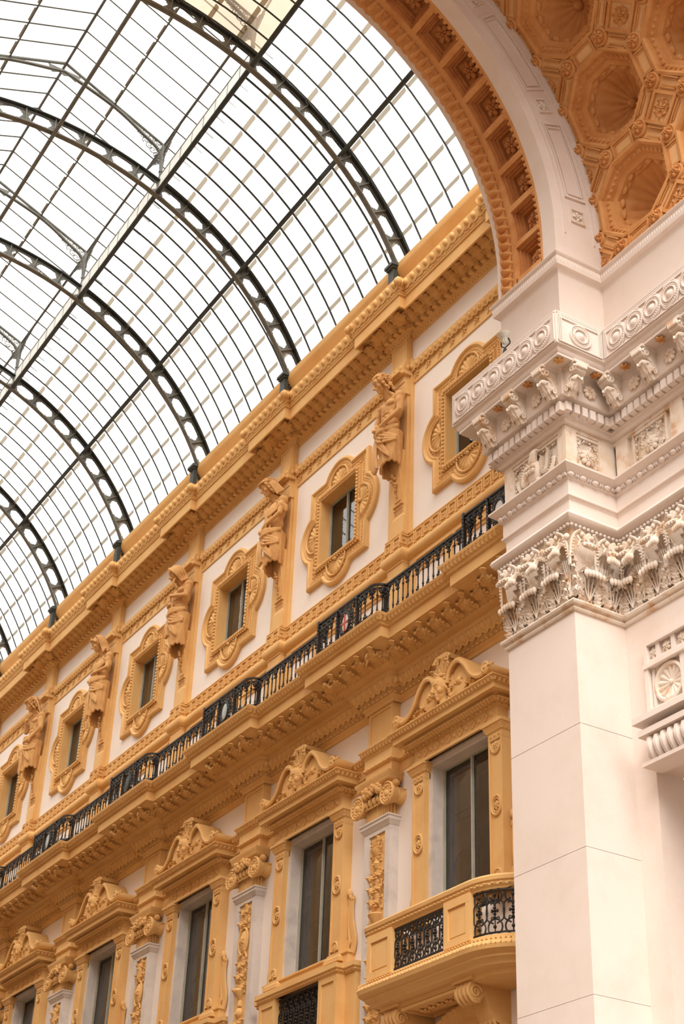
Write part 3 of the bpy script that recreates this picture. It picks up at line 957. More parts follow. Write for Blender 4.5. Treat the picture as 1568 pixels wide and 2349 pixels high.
def friezepanel(R, q, w, kind, i):
    """panel frame of beads and a carved filling; q = centre on the wall plane"""
    f = M(); h = FZ1 - FZ0 - .16
    zc = (FZ0 + FZ1) / 2 - .01
    for a, b, c, d in ((-w / 2, w / 2, h / 2 - .03, h / 2 + .01), (-w / 2, w / 2, -h / 2 - .01, -h / 2 + .02), (-w / 2, -w / 2 + .03, -h / 2, h / 2), (w / 2 - .03, w / 2, -h / 2, h / 2)):
        f.add(box(a, b, -.07, -.01, c, d), (R, np.array([q[0], q[1], zc])))
    for k in range(int((w - .1) / .11)):
        f.add(beadreel(.11, .020), (R, np.array([q[0], q[1], zc + h / 2 - .055]) + R @ np.array([-w / 2 + .10 + .11 * k, -.04, 0])))
    for k in range(int((h - .06) / .11)):
        for s_ in (-1, 1):
            f.add((np.asarray(beadreel(.11, .018)[0]) @ ry(pi / 2).T, beadreel(.11, .018)[1]), (R, np.array([q[0], q[1], zc - h / 2 + .08 + .11 * k]) + R @ np.array([s_ * (w / 2 - .055), -.04, 0])))
    pn = f.build('frieze_panel', MARBLE2, pier)
    g = M()
    if kind == 'flower':
        T = lambda x, y, z, Rt=I3: (R @ Rt, np.array([q[0], q[1], zc]) + R @ np.array([x, y, z]))
        g.add(rosette(.15, .10, 8), T(0, -.07, -.02))
        for a in range(8):
            an = a * pi / 4 + pi / 8
            g.add(leaf(.13, .19, .3, 2, 7, 9), T(.12 * sin(an), -.07, -.02 + .12 * cos(an), ry(an)))
        for a in range(4):
            an = a * pi / 2 + pi / 4
            g.add(leaf(.17, .17, .35, 3, 7, 9), T(.20 * sin(an), -.07, -.02 + .20 * cos(an), ry(an)))
        for s_ in (-1, 1): g.add(spiral(.07, 1.3, .016, .03, s_, 16), T(s_ * .17, -.05, -.26)); g.add(spiral(.06, 1.3, .016, .03, s_, 16), T(s_ * .17, -.05, .22))
        g.build('carved_flower', MARBLE2, pn)
    else:       # eagle with spread wings on a wreath
        T = lambda x, y, z, Rt=I3: (R @ Rt, np.array([q[0], q[1], zc]) + R @ np.array([x, y, z]))
        T0 = T; T = lambda x, y, z, Rt=I3: (R @ Rt @ np.diag([1.45, 1.2, 1.12]), np.array([q[0], q[1], zc]) + R @ np.array([x * 1.45, y, z * 1.12]))
        g.add(ell(0, 0, 0, .10, .09, .17, 12, 9), T(-.02, -.04, -.02, ry(.35)))
        g.add(cap((-.03, .03, .12), (.02, .06, .23), .06, .045, 9, 5), T(0, -.03, 0))
        g.add(ell(.03, .04, .25, .055, .045, .045, 10, 7), T(0, -.02, 0)); g.add(cap((.07, .05, .25), (.12, .05, .22), .022, .006, 6, 4), T(0, -.02, 0))
        for s_ in (-1, 1):
            for k in range(9):
                an = s_ * (.5 + k * .16)
                g.add(leaf(.075, .34 - .014 * k, .08, 1, 5, 8, belly=.06), T(s_ * .10, -.05 + .006 * k, .02 - .012 * k, ry(an)))
            for k in range(6): g.add(leaf(.07, .16, .1, 1, 5, 6), T(s_ * .07, -.0, .05 - .02 * k, ry(s_ * (.6 + k * .2))))
            g.add(cap((s_ * .05, .0, -.16), (s_ * .08, .03, -.24), .035, .02, 7, 4), T(-.02, -.03, 0))
        for k in range(22):
            an = pi + pi * k / 21
            g.add(ell(0, 0, 0, .03, .03, .045, 6, 5), T(.30 * cos(an) - .02, -.04, .26 * sin(an) - .0, ry(-an)))
        for k in range(6): g.add(ell((k % 3 - 1) * .05 - .02, .07, .02 - .07 * (k // 3), .035, .03, .03, 6, 5), T(0, 0, 0))
        g.build('carved_eagle', MARBLE2, pn)
friezepanel(Rf, ((XPL + XPR) / 2, YPF), 1.14, 'eagle', 0)
friezepanel(Rr, (XPR, (YPF + YPB) / 2 - .02), .50, 'flower', 1)
for i, x in enumerate((7.35, 8.55, 9.75)): friezepanel(Rf, (x, YPB), .92 if False else .74, 'flower', 2 + i)
# cornice
m = M()
m.add(sweep([(-.05, 13.52), (.05, 13.53), (.07, 13.56), (.07, 13.60), (.10, 13.61), (.10, 13.80), (.22, 13.84), (.24, 13.87), (.24, 14.26), (.27, 14.30), (.50, 14.30), (.50, 14.34), (.52, 14.36),
             (.54, 14.42), (.56, 14.43), (.58, 14.45), (.58, 15.05), (.50, 15.07), (.0, 15.12), (-.05, 15.12)], PC))
m.build('cornice', MARBLE, pier)
m = M()
for R, q in along(PC, .16, .145, 13.70): m.add(box(-.05, .05, -.07, .05, -.07, .08), (R, q))
m.build('dentil_row', MARBLE, pier)
# circle frieze on the corona face
cp = PC
segs = [((XPL - .58, YPF - .58), (XPR + .58, YPF - .58), Rf), ((XPR + .58, YPF - .58), (XPR + .58, YPB - .58), Rr), ((XPR + .58, YPB - .58), (12.5, YPB - .58), Rf)]
for a, b, R in segs:
    a, b = np.array(a), np.array(b)
    L = np.linalg.norm(b - a); t = (b - a) / L
    m = M()
    for z0, z1, i0 in ((14.93, 14.965, .06), (14.975, 15.0, .04), (15.01, 15.035, .02), (14.48, 14.50, .04)):
        m.add(box(i0, L - i0, 0, .02, z0, z1), (R, np.array([a[0], a[1], 0])))
    for x_ in (.03, .06, .09):
        m.add(box(x_, x_ + .014, 0, .02, 14.5, 15.0), (R, np.array([a[0], a[1], 0]))); m.add(box(L - x_ - .014, L - x_, 0, .02, 14.5, 15.0), (R, np.array([a[0], a[1], 0])))
    m.build('corona_frame', MARBLE, pier, smooth=0)
    n = 1 if L < 1.2 else int(round((L - .26) / .405))
    for k in range(n):
        c = .13 + (L - .26) * (k + .5) / n
        r0 = .175
        g = M()
        O = np.array([a[0] + t[0] * c, a[1] + t[1] * c, 14.715])
        g.add((lathe([(r0 + .035, 0), (r0 + .03, .03), (r0 + .01, .035), (r0, .02), (r0 - .035, .02), (r0 - .045, .045), (r0 - .06, .045), (r0 - .07, .01), (r0 - .08, .01), (.05, .05), (.001, .055)], 32)[0] @ rx(-pi / 2).T, lathe([(0, 0)] * 11, 32)[1]), (R, O))
        for q in range(26):
            an = 2 * pi * q / 26
            g.add(ell((r0 - .018) * cos(an), .024, (r0 - .018) * sin(an), .014, .014, .014, 5, 4), (R, O))
        if k < n - 1:
            for off in (0,):
                g.add(tube(curve([(-.02, .015, .215), (.10, .015, .205), (.19, .015, .08), (.21, .015, -.08), (.30, .015, -.205), (.42, .015, -.215)], 18), .016, 5), (R, O))
                g.add(tube(curve([(.03, .015, -.215), (.11, .015, -.20), (.175, .015, -.10)], 8), .010, 5), (R, O)); g.add(tube(curve([(.23, .015, .10), (.29, .015, .20), (.37, .015, .215)], 8), .010, 5), (R, O))
        g.build('roundel', MARBLE, pier)
# modillions with flowers between
def modillion(R, q):
    g = M(); R0_ = R; R = R @ np.diag([1.35, 1.05, 1.32])
    T = (R, q)
    g.add(sweep_yz([(0, .0), (.27, .0), (.28, -.05), (.26, -.09), (.20, -.11), (.10, -.16), (.07, -.24), (.05, -.31), (.02, -.34), (0, -.34)], -.075, .075), T)
    for s_ in (-1, 1):
        v, f = spiral(.06, 1.5, .014, .02, 1, 20); g.add((v @ rz(pi / 2).T, f), (R, q + R @ np.array([s_ * .08, .20, -.055])))
        v, f = spiral(.045, 1.4, .012, .02, 1, 18); g.add((v @ rz(pi / 2).T, f), (R, q + R @ np.array([s_ * .08, .06, -.27])))
    g.add(leaf(.16, .34, .22, 3, 11, 14, belly=.12), (R @ rx(-.62), q + R @ np.array([0, .06, -.35])))
    for t_ in range(5): g.add(ell(-.06 + .03 * t_, .285, -.035, .02, .03, .035, 6, 5), T)
    for t_ in range(4): g.add(ell((-1.5 + t_) * .034, .10 + .02, -.20, .018, .05, .11, 6, 5), (R, q))
    g.add(box(-.10, .10, 0, .29, 0, .03), T)
    return g.build('modillion', MARBLE2, pier)
def sweep_yz(poly, x0, x1): return extrx(poly, x0, x1)
mods = along([(XPL, YPF), (XPR, YPF)], .24, .50, 14.27) 
xs_front = [XPL + .04 + i * (XPR - XPL) / 2 for i in range(3)]
sites = [(Rf, np.array([x, YPF - .24, 14.27])) for x in xs_front]
sites += [(Rr, np.array([XPR + .24, y, 14.27])) for y in (YPF - .09, )] + [(Rf, np.array([x, YPB - .24, 14.27])) for x in (7.02, 7.80, 8.58, 9.36, 10.14)]
for R, q in sites: modillion(R, q)
fl_ = [(Rf, np.array([(xs_front[i] + xs_front[i + 1]) / 2, YPF - .245, 14.06])) for i in range(2)] + [(Rr, np.array([XPR + .245, -1.12, 14.06]))] + [(Rf, np.array([x + .39, YPB - .245, 14.04])) for x in (7.02, 7.80, 8.58, 9.36)]
for R, q in fl_:
    g = M(); g.add(rosette(.13, .07, 8), (R, q)); g.build('wall_rosette', MARBLE2, pier)
    g = M(); g.add((np.asarray(rosette(.085, .05, 6)[0]) @ rx(-pi / 2).T, rosette(.085, .05, 6)[1]), (R, q + R @ np.array([0, .17, .235]))); g.build('soffit_rosette', TERRA, pier)
g = M(); g.add((np.asarray(rosette(.085, .05, 6)[0]) @ rx(-pi / 2).T, rosette(.085, .05, 6)[1]), (I3, np.array([XPR + .40, YPF - .40, 14.295]))); g.build('soffit_rosette', OCHRE, pier)
# attic block and spring ledge
m = M()
m.add(sweep([(0, 15.0), (0, 16.50), (.015, 16.52), (.03, 16.55), (.09, 16.57), (.10, 16.60), (.10, 16.74), (.13, 16.76), (.14, 16.79), (.12, 16.82), (0, 16.84), (-.4, 16.86)], PC, capends=False))
m.build('attic', MARBLE, pier)
m = M()
for R, q in along(PC, .098, .055, 16.67): m.add(cap((0, 0, -.03), (0, 0, .03), .010, .010, 5, 3), (R, q))
m.build('ledge_beading', MARBLE, pier)

# carved panel and console on the recessed wall
cp_ = thing('carved_console', (7.6, -.6, 9), 'carved marble panel with a shell roundel above a fluted scroll console, at the right edge', 'carved console')
m = M()
X0, X1 = 6.99, 9.4
for z0, z1 in ((9.62, 9.95), (8.80, 9.60)):
    pass
fr = [(X0, 9.86, X1, 9.93, .10), (X0, 9.60, X1, 9.64, .08), (X0, 9.52, X1, 9.58, .12), (X0, 8.86, X1, 8.92, .10), (X0, 8.80, X1, 8.86, .06), (X0, 8.72, X1, 8.78, .12),
      (X0, 8.80, X0 + .07, 9.93, .10), (X0 + .09, 8.92, X0 + .14, 9.52, .05), (7.20, 9.64, 7.27, 9.86, .06), (7.50, 9.64, 7.57, 9.86, .06), (7.80, 9.64, 7.87, 9.86, .06), (7.66, 8.9, 7.74, 9.55, .08), (X0, 8.1, X0 + .10, 8.75, .08), (7.22, 8.42, 7.30, 8.75, .08), (X0, 8.38, 7.30, 8.44, .08)]
for a, z0, b, z1, d in fr: m.add(box(a, b, -.5 - d, -.48, z0, z1))
m.build('panel_frame', MARBLE, cp_, smooth=0)
m = M()
for x in (7.12, 7.385, 7.685): 
    m.add(rosette(.09, .06, 6), out(x, -.51, 9.75))
    for q in range(4): m.add(leaf(.08, .11, .3, 1, 5, 6), out(x, -.51, 9.75, ry(q * pi / 2 + pi / 4)))
m.add((lathe([(.28, 0), (.285, .06), (.25, .07), (.235, .03), (.22, .0)], 32)[0] @ rx(-pi / 2).T, lathe([(0, 0)] * 5, 32)[1]), out(7.40, -.5, 9.22))
m.add(shell(.235, 14, 2 * pi, .07, 112, 9, -.2), out(7.40, -.51, 9.22))
for sx in (-1, 1):
    for sz in (-1, 1):
        for k in range(3): m.add(leaf(.10, .16, .35, 2, 5, 7), out(7.40 + sx * .20, -.51, 9.22 + sz * .24, ry(atan2(sx, sz) + (k - 1) * .5)))
for k in range(12): m.add(rosette(.05, .05, 5, False), out(7.14 + .08 * (k % 2), -.51, 8.48 + .045 * (k // 2)))
m.build('shell_and_leaf_relief', MARBLE2, cp_)
m = M()
for q in range(7):
    x = 7.22 + .13 * q
    pr = [(-.50, 8.45), (-.72, 8.43), (-.80, 8.38), (-.82, 8.30), (-.80, 8.22), (-.76, 8.16), (-.72, 8.12), (-.5, 8.11)]
    m.add(extrx(pr, x - .055, x + .055)); m.add(tube([(x, y, z) for y, z in pr[1:7]], .045, 6))
m.add(box(7.05, 8.2, -.86, -.45, 8.44, 8.52)); m.add(box(7.02, 8.15, -.78, -.45, 8.06, 8.11)); m.add(box(7.0, 9.5, -.90, -.45, 8.62, 8.70))
for y, z, r in ((-.70, 8.22, .075), (-.66, 8.58, .08)):
    v, f = spiral(r, 1.8, .016, .02, 1, 26); m.add((v @ rz(pi / 2).T, f), tr(7.15, y, z)); m.add(tube([(7.13, y, z), (7.3, y, z)], r, 14))
m.build('fluted_console', MARBLE, cp_)

# floodlight standing on the cornice
fl0 = thing('floodlight', (5.77, -1.9, 15.1), 'small pale grey floodlight standing on the pier cornice by its left end', 'floodlight')
c0 = np.array([5.77, -1.88, 15.42])
Rt = rz(.3) @ rx(.25) * .62
m = M(); m.add(lathe([(.001, -.13), (.06, -.13), (.075, -.10), (.08, .0), (.10, .03), (.175, .14), (.185, .17), (.175, .18), (.16, .175), (.05, .12), (.001, .12)], 24), (Rt, c0)); m.build('lamp_housing', LAMPM, fl0)
m = M()
for q in range(8): m.add(box(.072, .098, -.007, .007, -.09, .01), (Rt @ rz(q * pi / 4), c0))
m.build('cooling_fins', LAMPM, fl0)
m = M(); m.add(tube(curve([c0 + Rt @ np.array([.11, 0, 0]), c0 + Rt @ np.array([.13, 0, -.14]), c0 + np.array([0, 0, -.16])], 8), .012, 6)); m.add(tube(curve([c0 + Rt @ np.array([-.11, 0, 0]), c0 + Rt @ np.array([-.13, 0, -.14]), c0 + np.array([0, 0, -.16])], 8), .012, 6)); m.add(lathe([(.001, -.35), (.05, -.35), (.05, -.30), (.03, -.20), (.001, -.14)], 16), tr(*c0)); m.build('mounting_bracket', BLACK, fl0)
# ------------------------------------------------------------------ upper windows and their lobed surrounds
def outline(k=1.0, n=14):
    """square with a semicircular lobe on each side, ccw in xz"""
    pts = []
    HX, HZ, C, Rr = 1.15, 1.20, .86, .64
    def arc(cx, cz, a0, a1): return [(cx + Rr * cos(a), cz + Rr * sin(a)) for a in np.linspace(a0, a1, n)]
    ax = math.asin((HX - C) / Rr); az = math.asin((HZ - C) / Rr)
    pts += arc(C, 0, -pi / 2 + ax, pi / 2 - ax)
    pts += [(HX, HZ)]
    pts += arc(0, C, az, pi - az)
    pts += [(-HX, HZ)]
    pts += arc(-C, 0, pi / 2 + ax, 3 * pi / 2 - ax)
    pts += [(-HX, -HZ)]
    pts += arc(0, -C, pi + az, 2 * pi - az)
    pts += [(HX, -HZ)]
    return np.array(pts)

def inset(P, d):
    n = len(P); Q = np.zeros_like(P)
    for i in range(n):
        a = P[i] - P[i - 1]; b = P[(i + 1) % n] - P[i]
        a /= np.linalg.norm(a); b /= np.linalg.norm(b)
        n1 = np.array([-a[1], a[0]]); n2 = np.array([-b[1], b[0]])
        Q[i] = P[i] + (n1 + n2) / max(.6, 1 + n1 @ n2) * d
    return Q

def closedpts(P, sp):
    P = np.concatenate([P, P[:1]]); seg = np.linalg.norm(np.diff(P, axis=0), axis=1); c = np.concatenate([[0], np.cumsum(seg)])
    n = int(c[-1] / sp); o = []
    for s_ in (np.arange(n) + .5) * c[-1] / n:
        i = min(len(seg) - 1, np.searchsorted(c, s_) - 1)
        q = P[i] + (P[i + 1] - P[i]) * (s_ - c[i]) / seg[i]
        o.append((q, atan2(P[i + 1][1] - P[i][1], P[i + 1][0] - P[i][0])))
    return o

def upper_surround(cx, label):
    t = thing('window_surround', (cx, -.1, 16.88), label, 'window surround', 'lobed stucco surrounds of the upper windows')
    cx -= .05; O = (cx, 0, 16.88)
    P0 = outline()
    m = M()
    lv = [(0, 0), (0, .07), (.03, .095), (.06, .10), (.085, .085), (.10, .055), (.12, .05), (.135, .065), (.15, .065), (.165, .045), (.18, .045), (.23, .045), (.245, .06), (.26, .04)]
    R_ = [inset(P0, d) for d, h in lv]
    G = np.zeros((len(P0), len(lv), 3))
    for k, (d, h) in enumerate(lv):
        G[:, k, 0] = R_[k][:, 0]; G[:, k, 2] = R_[k][:, 1]; G[:, k, 1] = h
    m.add(gridf(G, wu=True), out(*O))
    m.build('outer_moulding', OCHRE, t)
    # field plate
    Pi = inset(P0, .25)
    inn = []
    for q in Pi:
        s_ = min(.80 / max(abs(q[0]), 1e-6), .89 / max(abs(q[1]), 1e-6)); inn.append(q * s_)
    cr = [(-.80, -.89), (.80, -.89), (.80, .89), (-.80, .89)]
    inn = np.array(inn)
    for c_ in cr: inn[np.argmin(np.linalg.norm(inn - np.array(c_), axis=1))] = c_
    m = M(); m.add(ringplate(Pi, inn, .0, .04), out(*O))
    for sx in (-1, 1):
        for sz in (-1, 1):
            for a, b in ((.62, 1.03), (.95, .70), (.95, 1.02)): m.add(ell(sx * a, .045, sz * b, .028, .02, .028, 8, 5), out(*O))
    m.build('field', OCHRE, t)
    m = M()
    bd = beadreel(.085, .017)
    for q, a in closedpts(inset(P0, .205), .11): m.add(bd, out(cx + q[0], -.05, 16.88 + q[1], ry(-a)))
    m.build('bead_moulding', OCHRE, t)
    # inner frame of overlapping leaves
    m = M()
    for x0, x1, z0, z1 in ((-.85, .85, .80, .90), (-.85, .85, -.90, -.80), (-.85, -.71, -.9, .9), (.71, .85, -.9, .9)):
        m.add(box(cx + x0, cx + x1, -.09, .02, 16.88 + z0, 16.88 + z1))
    lf = leaf(.10, .13, .5, 1, 5, 6, belly=.2)
    rect = np.array([(.77, -.86), (.77, .86), (-.77, .86), (-.77, -.86)])
    for q, a in closedpts(rect, .085): m.add(ell(0, 0, 0, .032, .03, .045, 6, 5), out(cx + q[0], -.105, 16.88 + q[1], ry(-a + .7)))
    for q, a in closedpts(rect * 1.07, .085): m.add(ell(0, 0, 0, .02, .025, .02, 6, 4), out(cx + q[0], -.09, 16.88 + q[1]))
    m.build('inner_leaf_frame', OCHRE, t)
    # four scallop shells
    g = shell(.31, 8, pi * .98, .075, 48, 8, .2)
    for a, x, z in ((0, 0, .93), (pi / 2, .88, 0), (pi, 0, -.93), (-pi / 2, -.88, 0)):
        m = M(); m.add(g, out(cx + x, -.045, 16.88 + z, ry(a)))
        ar = np.linspace(-pi / 2, pi / 2, 20)
        m.add(tube(np.stack([.36 * np.sin(ar), np.full(20, .03), .36 * np.cos(ar)], 1), .022, 6), out(cx + x, -.045, 16.88 + z, ry(a)))
        m.build('scallop_shell', OCHRE, t)
    return t

def pane_window(num, cx, hw, z0, z1, y, mull, kind):
    w = struct('window_%d' % num, (cx, y, z0))
    m = M()
    t_ = .035
    m.add(box(cx - hw, cx - hw + t_, y - .04, y + .02, z0, z1)); m.add(box(cx + hw - t_, cx + hw, y - .04, y + .02, z0, z1))
    m.add(box(cx - hw, cx + hw, y - .04, y + .02, z1 - t_, z1)); m.add(box(cx - hw, cx + hw, y - .04, y + .02, z0, z0 + t_))
    for q in mull: m.add(box(cx + q - .014, cx + q + .014, y - .045, y + .02, z0, z1))
    m.build('window_frame', SASH, w, smooth=0)
    m = M(); m.add(quad((cx - hw, y, z0), (cx + hw, y, z0), (cx + hw, y, z1), (cx - hw, y, z1))); m.build('pane', WGLASS, w, smooth=0)
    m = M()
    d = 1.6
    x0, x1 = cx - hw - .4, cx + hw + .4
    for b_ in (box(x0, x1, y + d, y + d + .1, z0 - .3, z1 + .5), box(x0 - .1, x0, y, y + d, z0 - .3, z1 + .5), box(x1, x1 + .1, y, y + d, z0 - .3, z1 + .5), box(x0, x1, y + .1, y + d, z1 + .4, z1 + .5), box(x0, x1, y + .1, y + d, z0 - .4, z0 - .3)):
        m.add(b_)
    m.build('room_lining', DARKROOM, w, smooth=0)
    return w

who = {-1: 'the corner pier', 0: 'the curly-haired bare-chested man', 1: 'the woman in the slipped dress', 2: 'the bearded old man', 3: 'the veiled woman', 4: 'the youth with a headband', 5: 'the left picture edge'}
wn_ = 0
for k in range(-1, 5):
    cx = -B * k - B / 2
    lab = 'lobed ochre window surround with four shells between statues of %s and %s' % (who[k + 1].replace('the ', '', 1), who[k].replace('the ', '', 1))
    if k == -1: lab = 'lobed ochre window surround partly hidden behind the corner pier'
    if k == 4: lab = 'lobed ochre window surround cut by the left picture edge'
    upper_surround(cx, lab)
    wn_ += 1
    # reveal lining
    w = pane_window(wn_, cx - .05, .70, 16.08, 17.67, .19, (.0,), 'u')
    m = M()
    cx -= .05
    for b_ in (box(cx - .74, cx - .70, -.07, .5, 16.05, 17.7), box(cx + .70, cx + .74, -.07, .5, 16.05, 17.7), box(cx - .74, cx + .74, -.07, .5, 17.67, 17.72), box(cx - .74, cx + .74, -.07, .5, 16.03, 16.08)): m.add(b_)
    m.build('jamb', OCHRE, w, smooth=0)
    if k == -1: pass
    m = M()
    if k in (1, 2, 3, 4):
        P = np.array([[(cx - .66 + 1.3 * i / 40, .30 + .03 * sin(i * 1.3), z) for z in (16.1, 17.65)] for i in range(41)])
        m.add(gridf(P)); m.build('curtain', SHUT, w)
# red emergency notice inside the second window right of the woman's left
sg = thing('exit_sign', (-6.9, .6, 16.6), 'small red notice with white marks behind the glass beside the bearded statue', 'sign')
m = M(); m.add(box(-7.55, -7.27, .30, .32, 16.44, 16.66)); m.build('sign_board', REDM, sg, smooth=0)
m = M()
for x0, x1, z0, z1 in ((0, .02, 0, .11), (0, .05, 0, .02), (0, .05, .09, .11), (.04, .06, 0, .11), (.11, .13, 0, .13), (.11, .16, .05, .07), (.15, .17, 0, .07), (.18, .20, 0, .13)):
    m.add(box(-7.51 + x0, -7.51 + x1, .285, .30, 16.49 + z0, 16.49 + z1))
m.build('sign_marks', WHITEE, sg, smooth=0)

# ------------------------------------------------------------------ upper pilaster strips that carry the statues
herm_lab = dict(who)
def pil_strip(n):
    cx = -B * n
    o = struct('trim_%d' % (10 + n), (cx, -.1, 17))
    m = M()
    m.add(box(cx - .36, cx + .36, -.08, .02, 15.2, 19.3)); m.add(box(cx - .30, cx + .30, -.13, .02, 15.2, 19.3))
    m.add(box(cx - .26, cx + .26, -.15, .02, 12.68, 14.66))
    m.add(box(cx - .25, cx + .25, -.16, .0, 19.17, 19.27)); m.add(box(cx - .29, cx + .29, -.20, .0, 18.72, 18.96))
    for a in (-.22, .20): m.add(box(cx + a, cx + a + .02, -.155, .0, 19.2, 19.28))
    m.build('pilaster_strip', OCHRE, o, smooth=0)
    m = M()
    f = .035
    m.add(box(cx - .27, cx + .27, -.15, 0, 19.18, 19.84)); m.add(box(cx - .22, cx + .22, -.158, 0, 19.24, 19.26)); m.add(box(cx - .22, cx + .22, -.158, 0, 19.74, 19.76)); m.add(box(cx - .22, cx - .20, -.158, 0, 19.24, 19.76)); m.add(box(cx + .20, cx + .22, -.158, 0, 19.24, 19.76))
    m.build('frieze_block', OCHRE, o, smooth=0)
for n in range(-1, NMAX + 1): pil_strip(n)
# panelled parapet wall behind the railing
m = M()
for k in range(NMIN, NMAX):
    c = -B * k - B / 2
    xe = min(c + 2.0, XR)
    m.add(box(c - 2.0, xe, -.03, 0, 14.28, 14.6))
    for (x0, x1) in ((c - 1.75, c - .6), (c - .5, c + .5), (c + .6, c + 1.75)):
        m.add(box(x0, min(x1, XR), -.06, 0, 14.34, 14.375)); m.add(box(x0, min(x1, XR), -.06, 0, 14.52, 14.55))
    for x0, x1 in ((c - .85, c - .62), (c + .62, c + .85), (c - 2.0, c - 1.8), (c + 1.8, c + 2.0)):
        if x1 < XR: m.add(box(x0, x1, -.05, 0, 12.7, 14.3))
o = m.build('trim_20', OCHRE, smooth=0); o['kind'] = 'structure'
# ------------------------------------------------------------------ statues
def remesh(m, name, mat, parent, voxel=.016, it=2, smooth=60):
    o = m.build(name, mat, parent, smooth=0)
    md = o.modifiers.new('r', 'REMESH'); md.mode = 'VOXEL'; md.voxel_size = voxel; md.use_smooth_shade = True
    sm = o.modifiers.new('s', 'SMOOTH'); sm.iterations = it; sm.factor = .5
    dg = bpy.context.evaluated_depsgraph_get()
    me = bpy.data.meshes.new_from_object(o.evaluated_get(dg))
    o.modifiers.clear()
    old = o.data; o.data = me; bpy.data.meshes.remove(old)
    me.polygons.foreach_set('use_smooth', np.ones(len(me.polygons), bool))
    return o

def head_shape(female=False, s=1.0, beard=False):
    j = .9 if female else 1.0
    sh = [ell(0, -.02, .04, .140, .172, .165, 16, 12), ell(0, .05, -.075, .098 * j, .10, .115, 14, 10), ell(0, .115, -.165, .040 * j, .034, .03, 10, 7),
          cap((0, .150, .045), (0, .193, -.045), .016, .026, 8, 5), ell(0, .175, -.058, .034, .022, .017, 8, 6),
          cap((-.085, .128, .062), (-.02, .150, .058), .018, .018, 7, 4), cap((.085, .128, .062), (.02, .150, .058), .018, .018, 7, 4),
          ell(-.052, .127, .018, .027, .022, .016, 8, 6), ell(.052, .127, .018, .027, .022, .016, 8, 6),
          ell(0, .148, -.103, .038, .018, .011, 8, 6), ell(0, .143, -.126, .032, .018, .012, 8, 6),
          ell(-.075, .085, -.045, .045, .05, .055, 9, 7), ell(.075, .085, -.045, .045, .05, .055, 9, 7),
          ell(-.142, -.005, -.01, .018, .035, .05, 8, 6), ell(.142, -.005, -.01, .018, .035, .05, 8, 6),
          ell(0, .10, .10, .105, .06, .07, 10, 7)]
    v, f = merge(*sh)
    return v * s, f

def hand(m, wrist, tip, palm_n, spread=.02, curl=.5, T=None):
    """palm plus five separate bent fingers; wrist->tip gives direction"""
    w, t = np.array(wrist, float), np.array(tip, float)
    d = t - w; L = np.linalg.norm(d); d /= L
    n = np.array(palm_n, float); n -= d * (n @ d); n /= np.linalg.norm(n)
    s_ = np.cross(d, n)
    m.add(cap(w, w + d * L * .42, .040, .050, 9, 5), T)
    for k, (o_, l_) in enumerate(((-.030, .40), (-.010, .46), (.011, .44), (.030, .35))):
        b = w + d * L * .42 + s_ * o_
        p1 = b + d * L * l_ * .55 + n * .01 + s_ * o_ * .05
        p2 = p1 + (d * (1 - curl) + n * curl) * L * l_ * .55
        m.add(cap(b, p1, .018, .0165, 7, 3), T); m.add(cap(p1, p2, .0165, .012, 7, 3), T)
    b = w + d * L * .12 - s_ * .035
    p1 = b + d * L * .24 - s_ * .045 + n * .015
    m.add(cap(b, p1, .022, .018, 7, 3), T); m.add(cap(p1, p1 + d * L * .22 + n * .012, .017, .013, 7, 3), T)

def arm(m, sh, el, wr, T, r=(.088, .062, .058, .040)):
    m.add(ell(*sh, .105, .105, .115, 12, 9), T)
    m.add(cap(sh, el, r[0], r[1], 12, 6), T); m.add(cap(el, wr, r[2], r[3], 12, 6), T)
    mid = np.array(sh) * .55 + np.array(el) * .45
    m.add(ell(mid[0], mid[1] + .02, mid[2], .075, .08, .12, 10, 8), T)

def skirt(z0, z1, rx0, rx1, ry0, ry1, cy, seed, k=11, amp=.085, slant=1.2, hemlift=.12, cx=0.0):
    rnd = random.Random(seed)
    ph = [rnd.uniform(0, 6) for _ in range(4)]
    th = np.linspace(0, 2 * pi, 150, endpoint=False)[:, None]
    t = np.linspace(0, 1, 34)[None, :]
    base = (1 - abs(np.sin(th * k / 2 + slant * t * 2.2 + ph[0]))) ** 1.3 * .9 + (1 - abs(np.sin(th * (k - 4) / 2 - slant * 1.6 * t + ph[1]))) ** 1.5 * .8
    rr = 1 + amp * (.35 + .9 * t) * (base - .55) + .03 * np.sin(th * 3 + ph[2] + t * 5)
    X = cx + (rx0 + (rx1 - rx0) * t) * rr * np.cos(th)
    Y = cy + (ry0 + (ry1 - ry0) * t) * rr * np.sin(th)
    Z = z0 + (z1 - z0) * t + hemlift * t * np.cos(th - .4) + .018 * t * np.sin(th * k + ph[3])
    P = np.stack([X, Y, Z], -1)
    v, f = gridf(P, wu=True)
    Q = P.copy(); Q[..., 0] = cx + (Q[..., 0] - cx) * .78; Q[..., 1] = cy + (Q[..., 1] - cy) * .78
    v2, f2 = gridf(Q, wu=True)
    e = gridf(np.stack([P[:, -1], Q[:, -1]], 1), wu=True); e2 = gridf(np.stack([P[:, 0], Q[:, 0]], 1), wu=True)
    return merge((v, f), (v2, [f2[0][:, ::-1]]), e, e2)

def folds(m, a, b, n, r, T, sag=.06, wid=.12, out_=.03):
    a, b = np.array(a, float), np.array(b, float)
    for k in range(n):
        u = (k + .5) / n - .5
        mid = (a + b) / 2 + np.array([0, out_, -sag]) + np.array([0, 0, u * wid])
        m.add(tube(curve([a + np.array([0, 0, u * wid * .3]), mid, b + np.array([0, 0, u * wid])], 12), np.linspace(r * .7, r, 13) if True else r, 6), T)

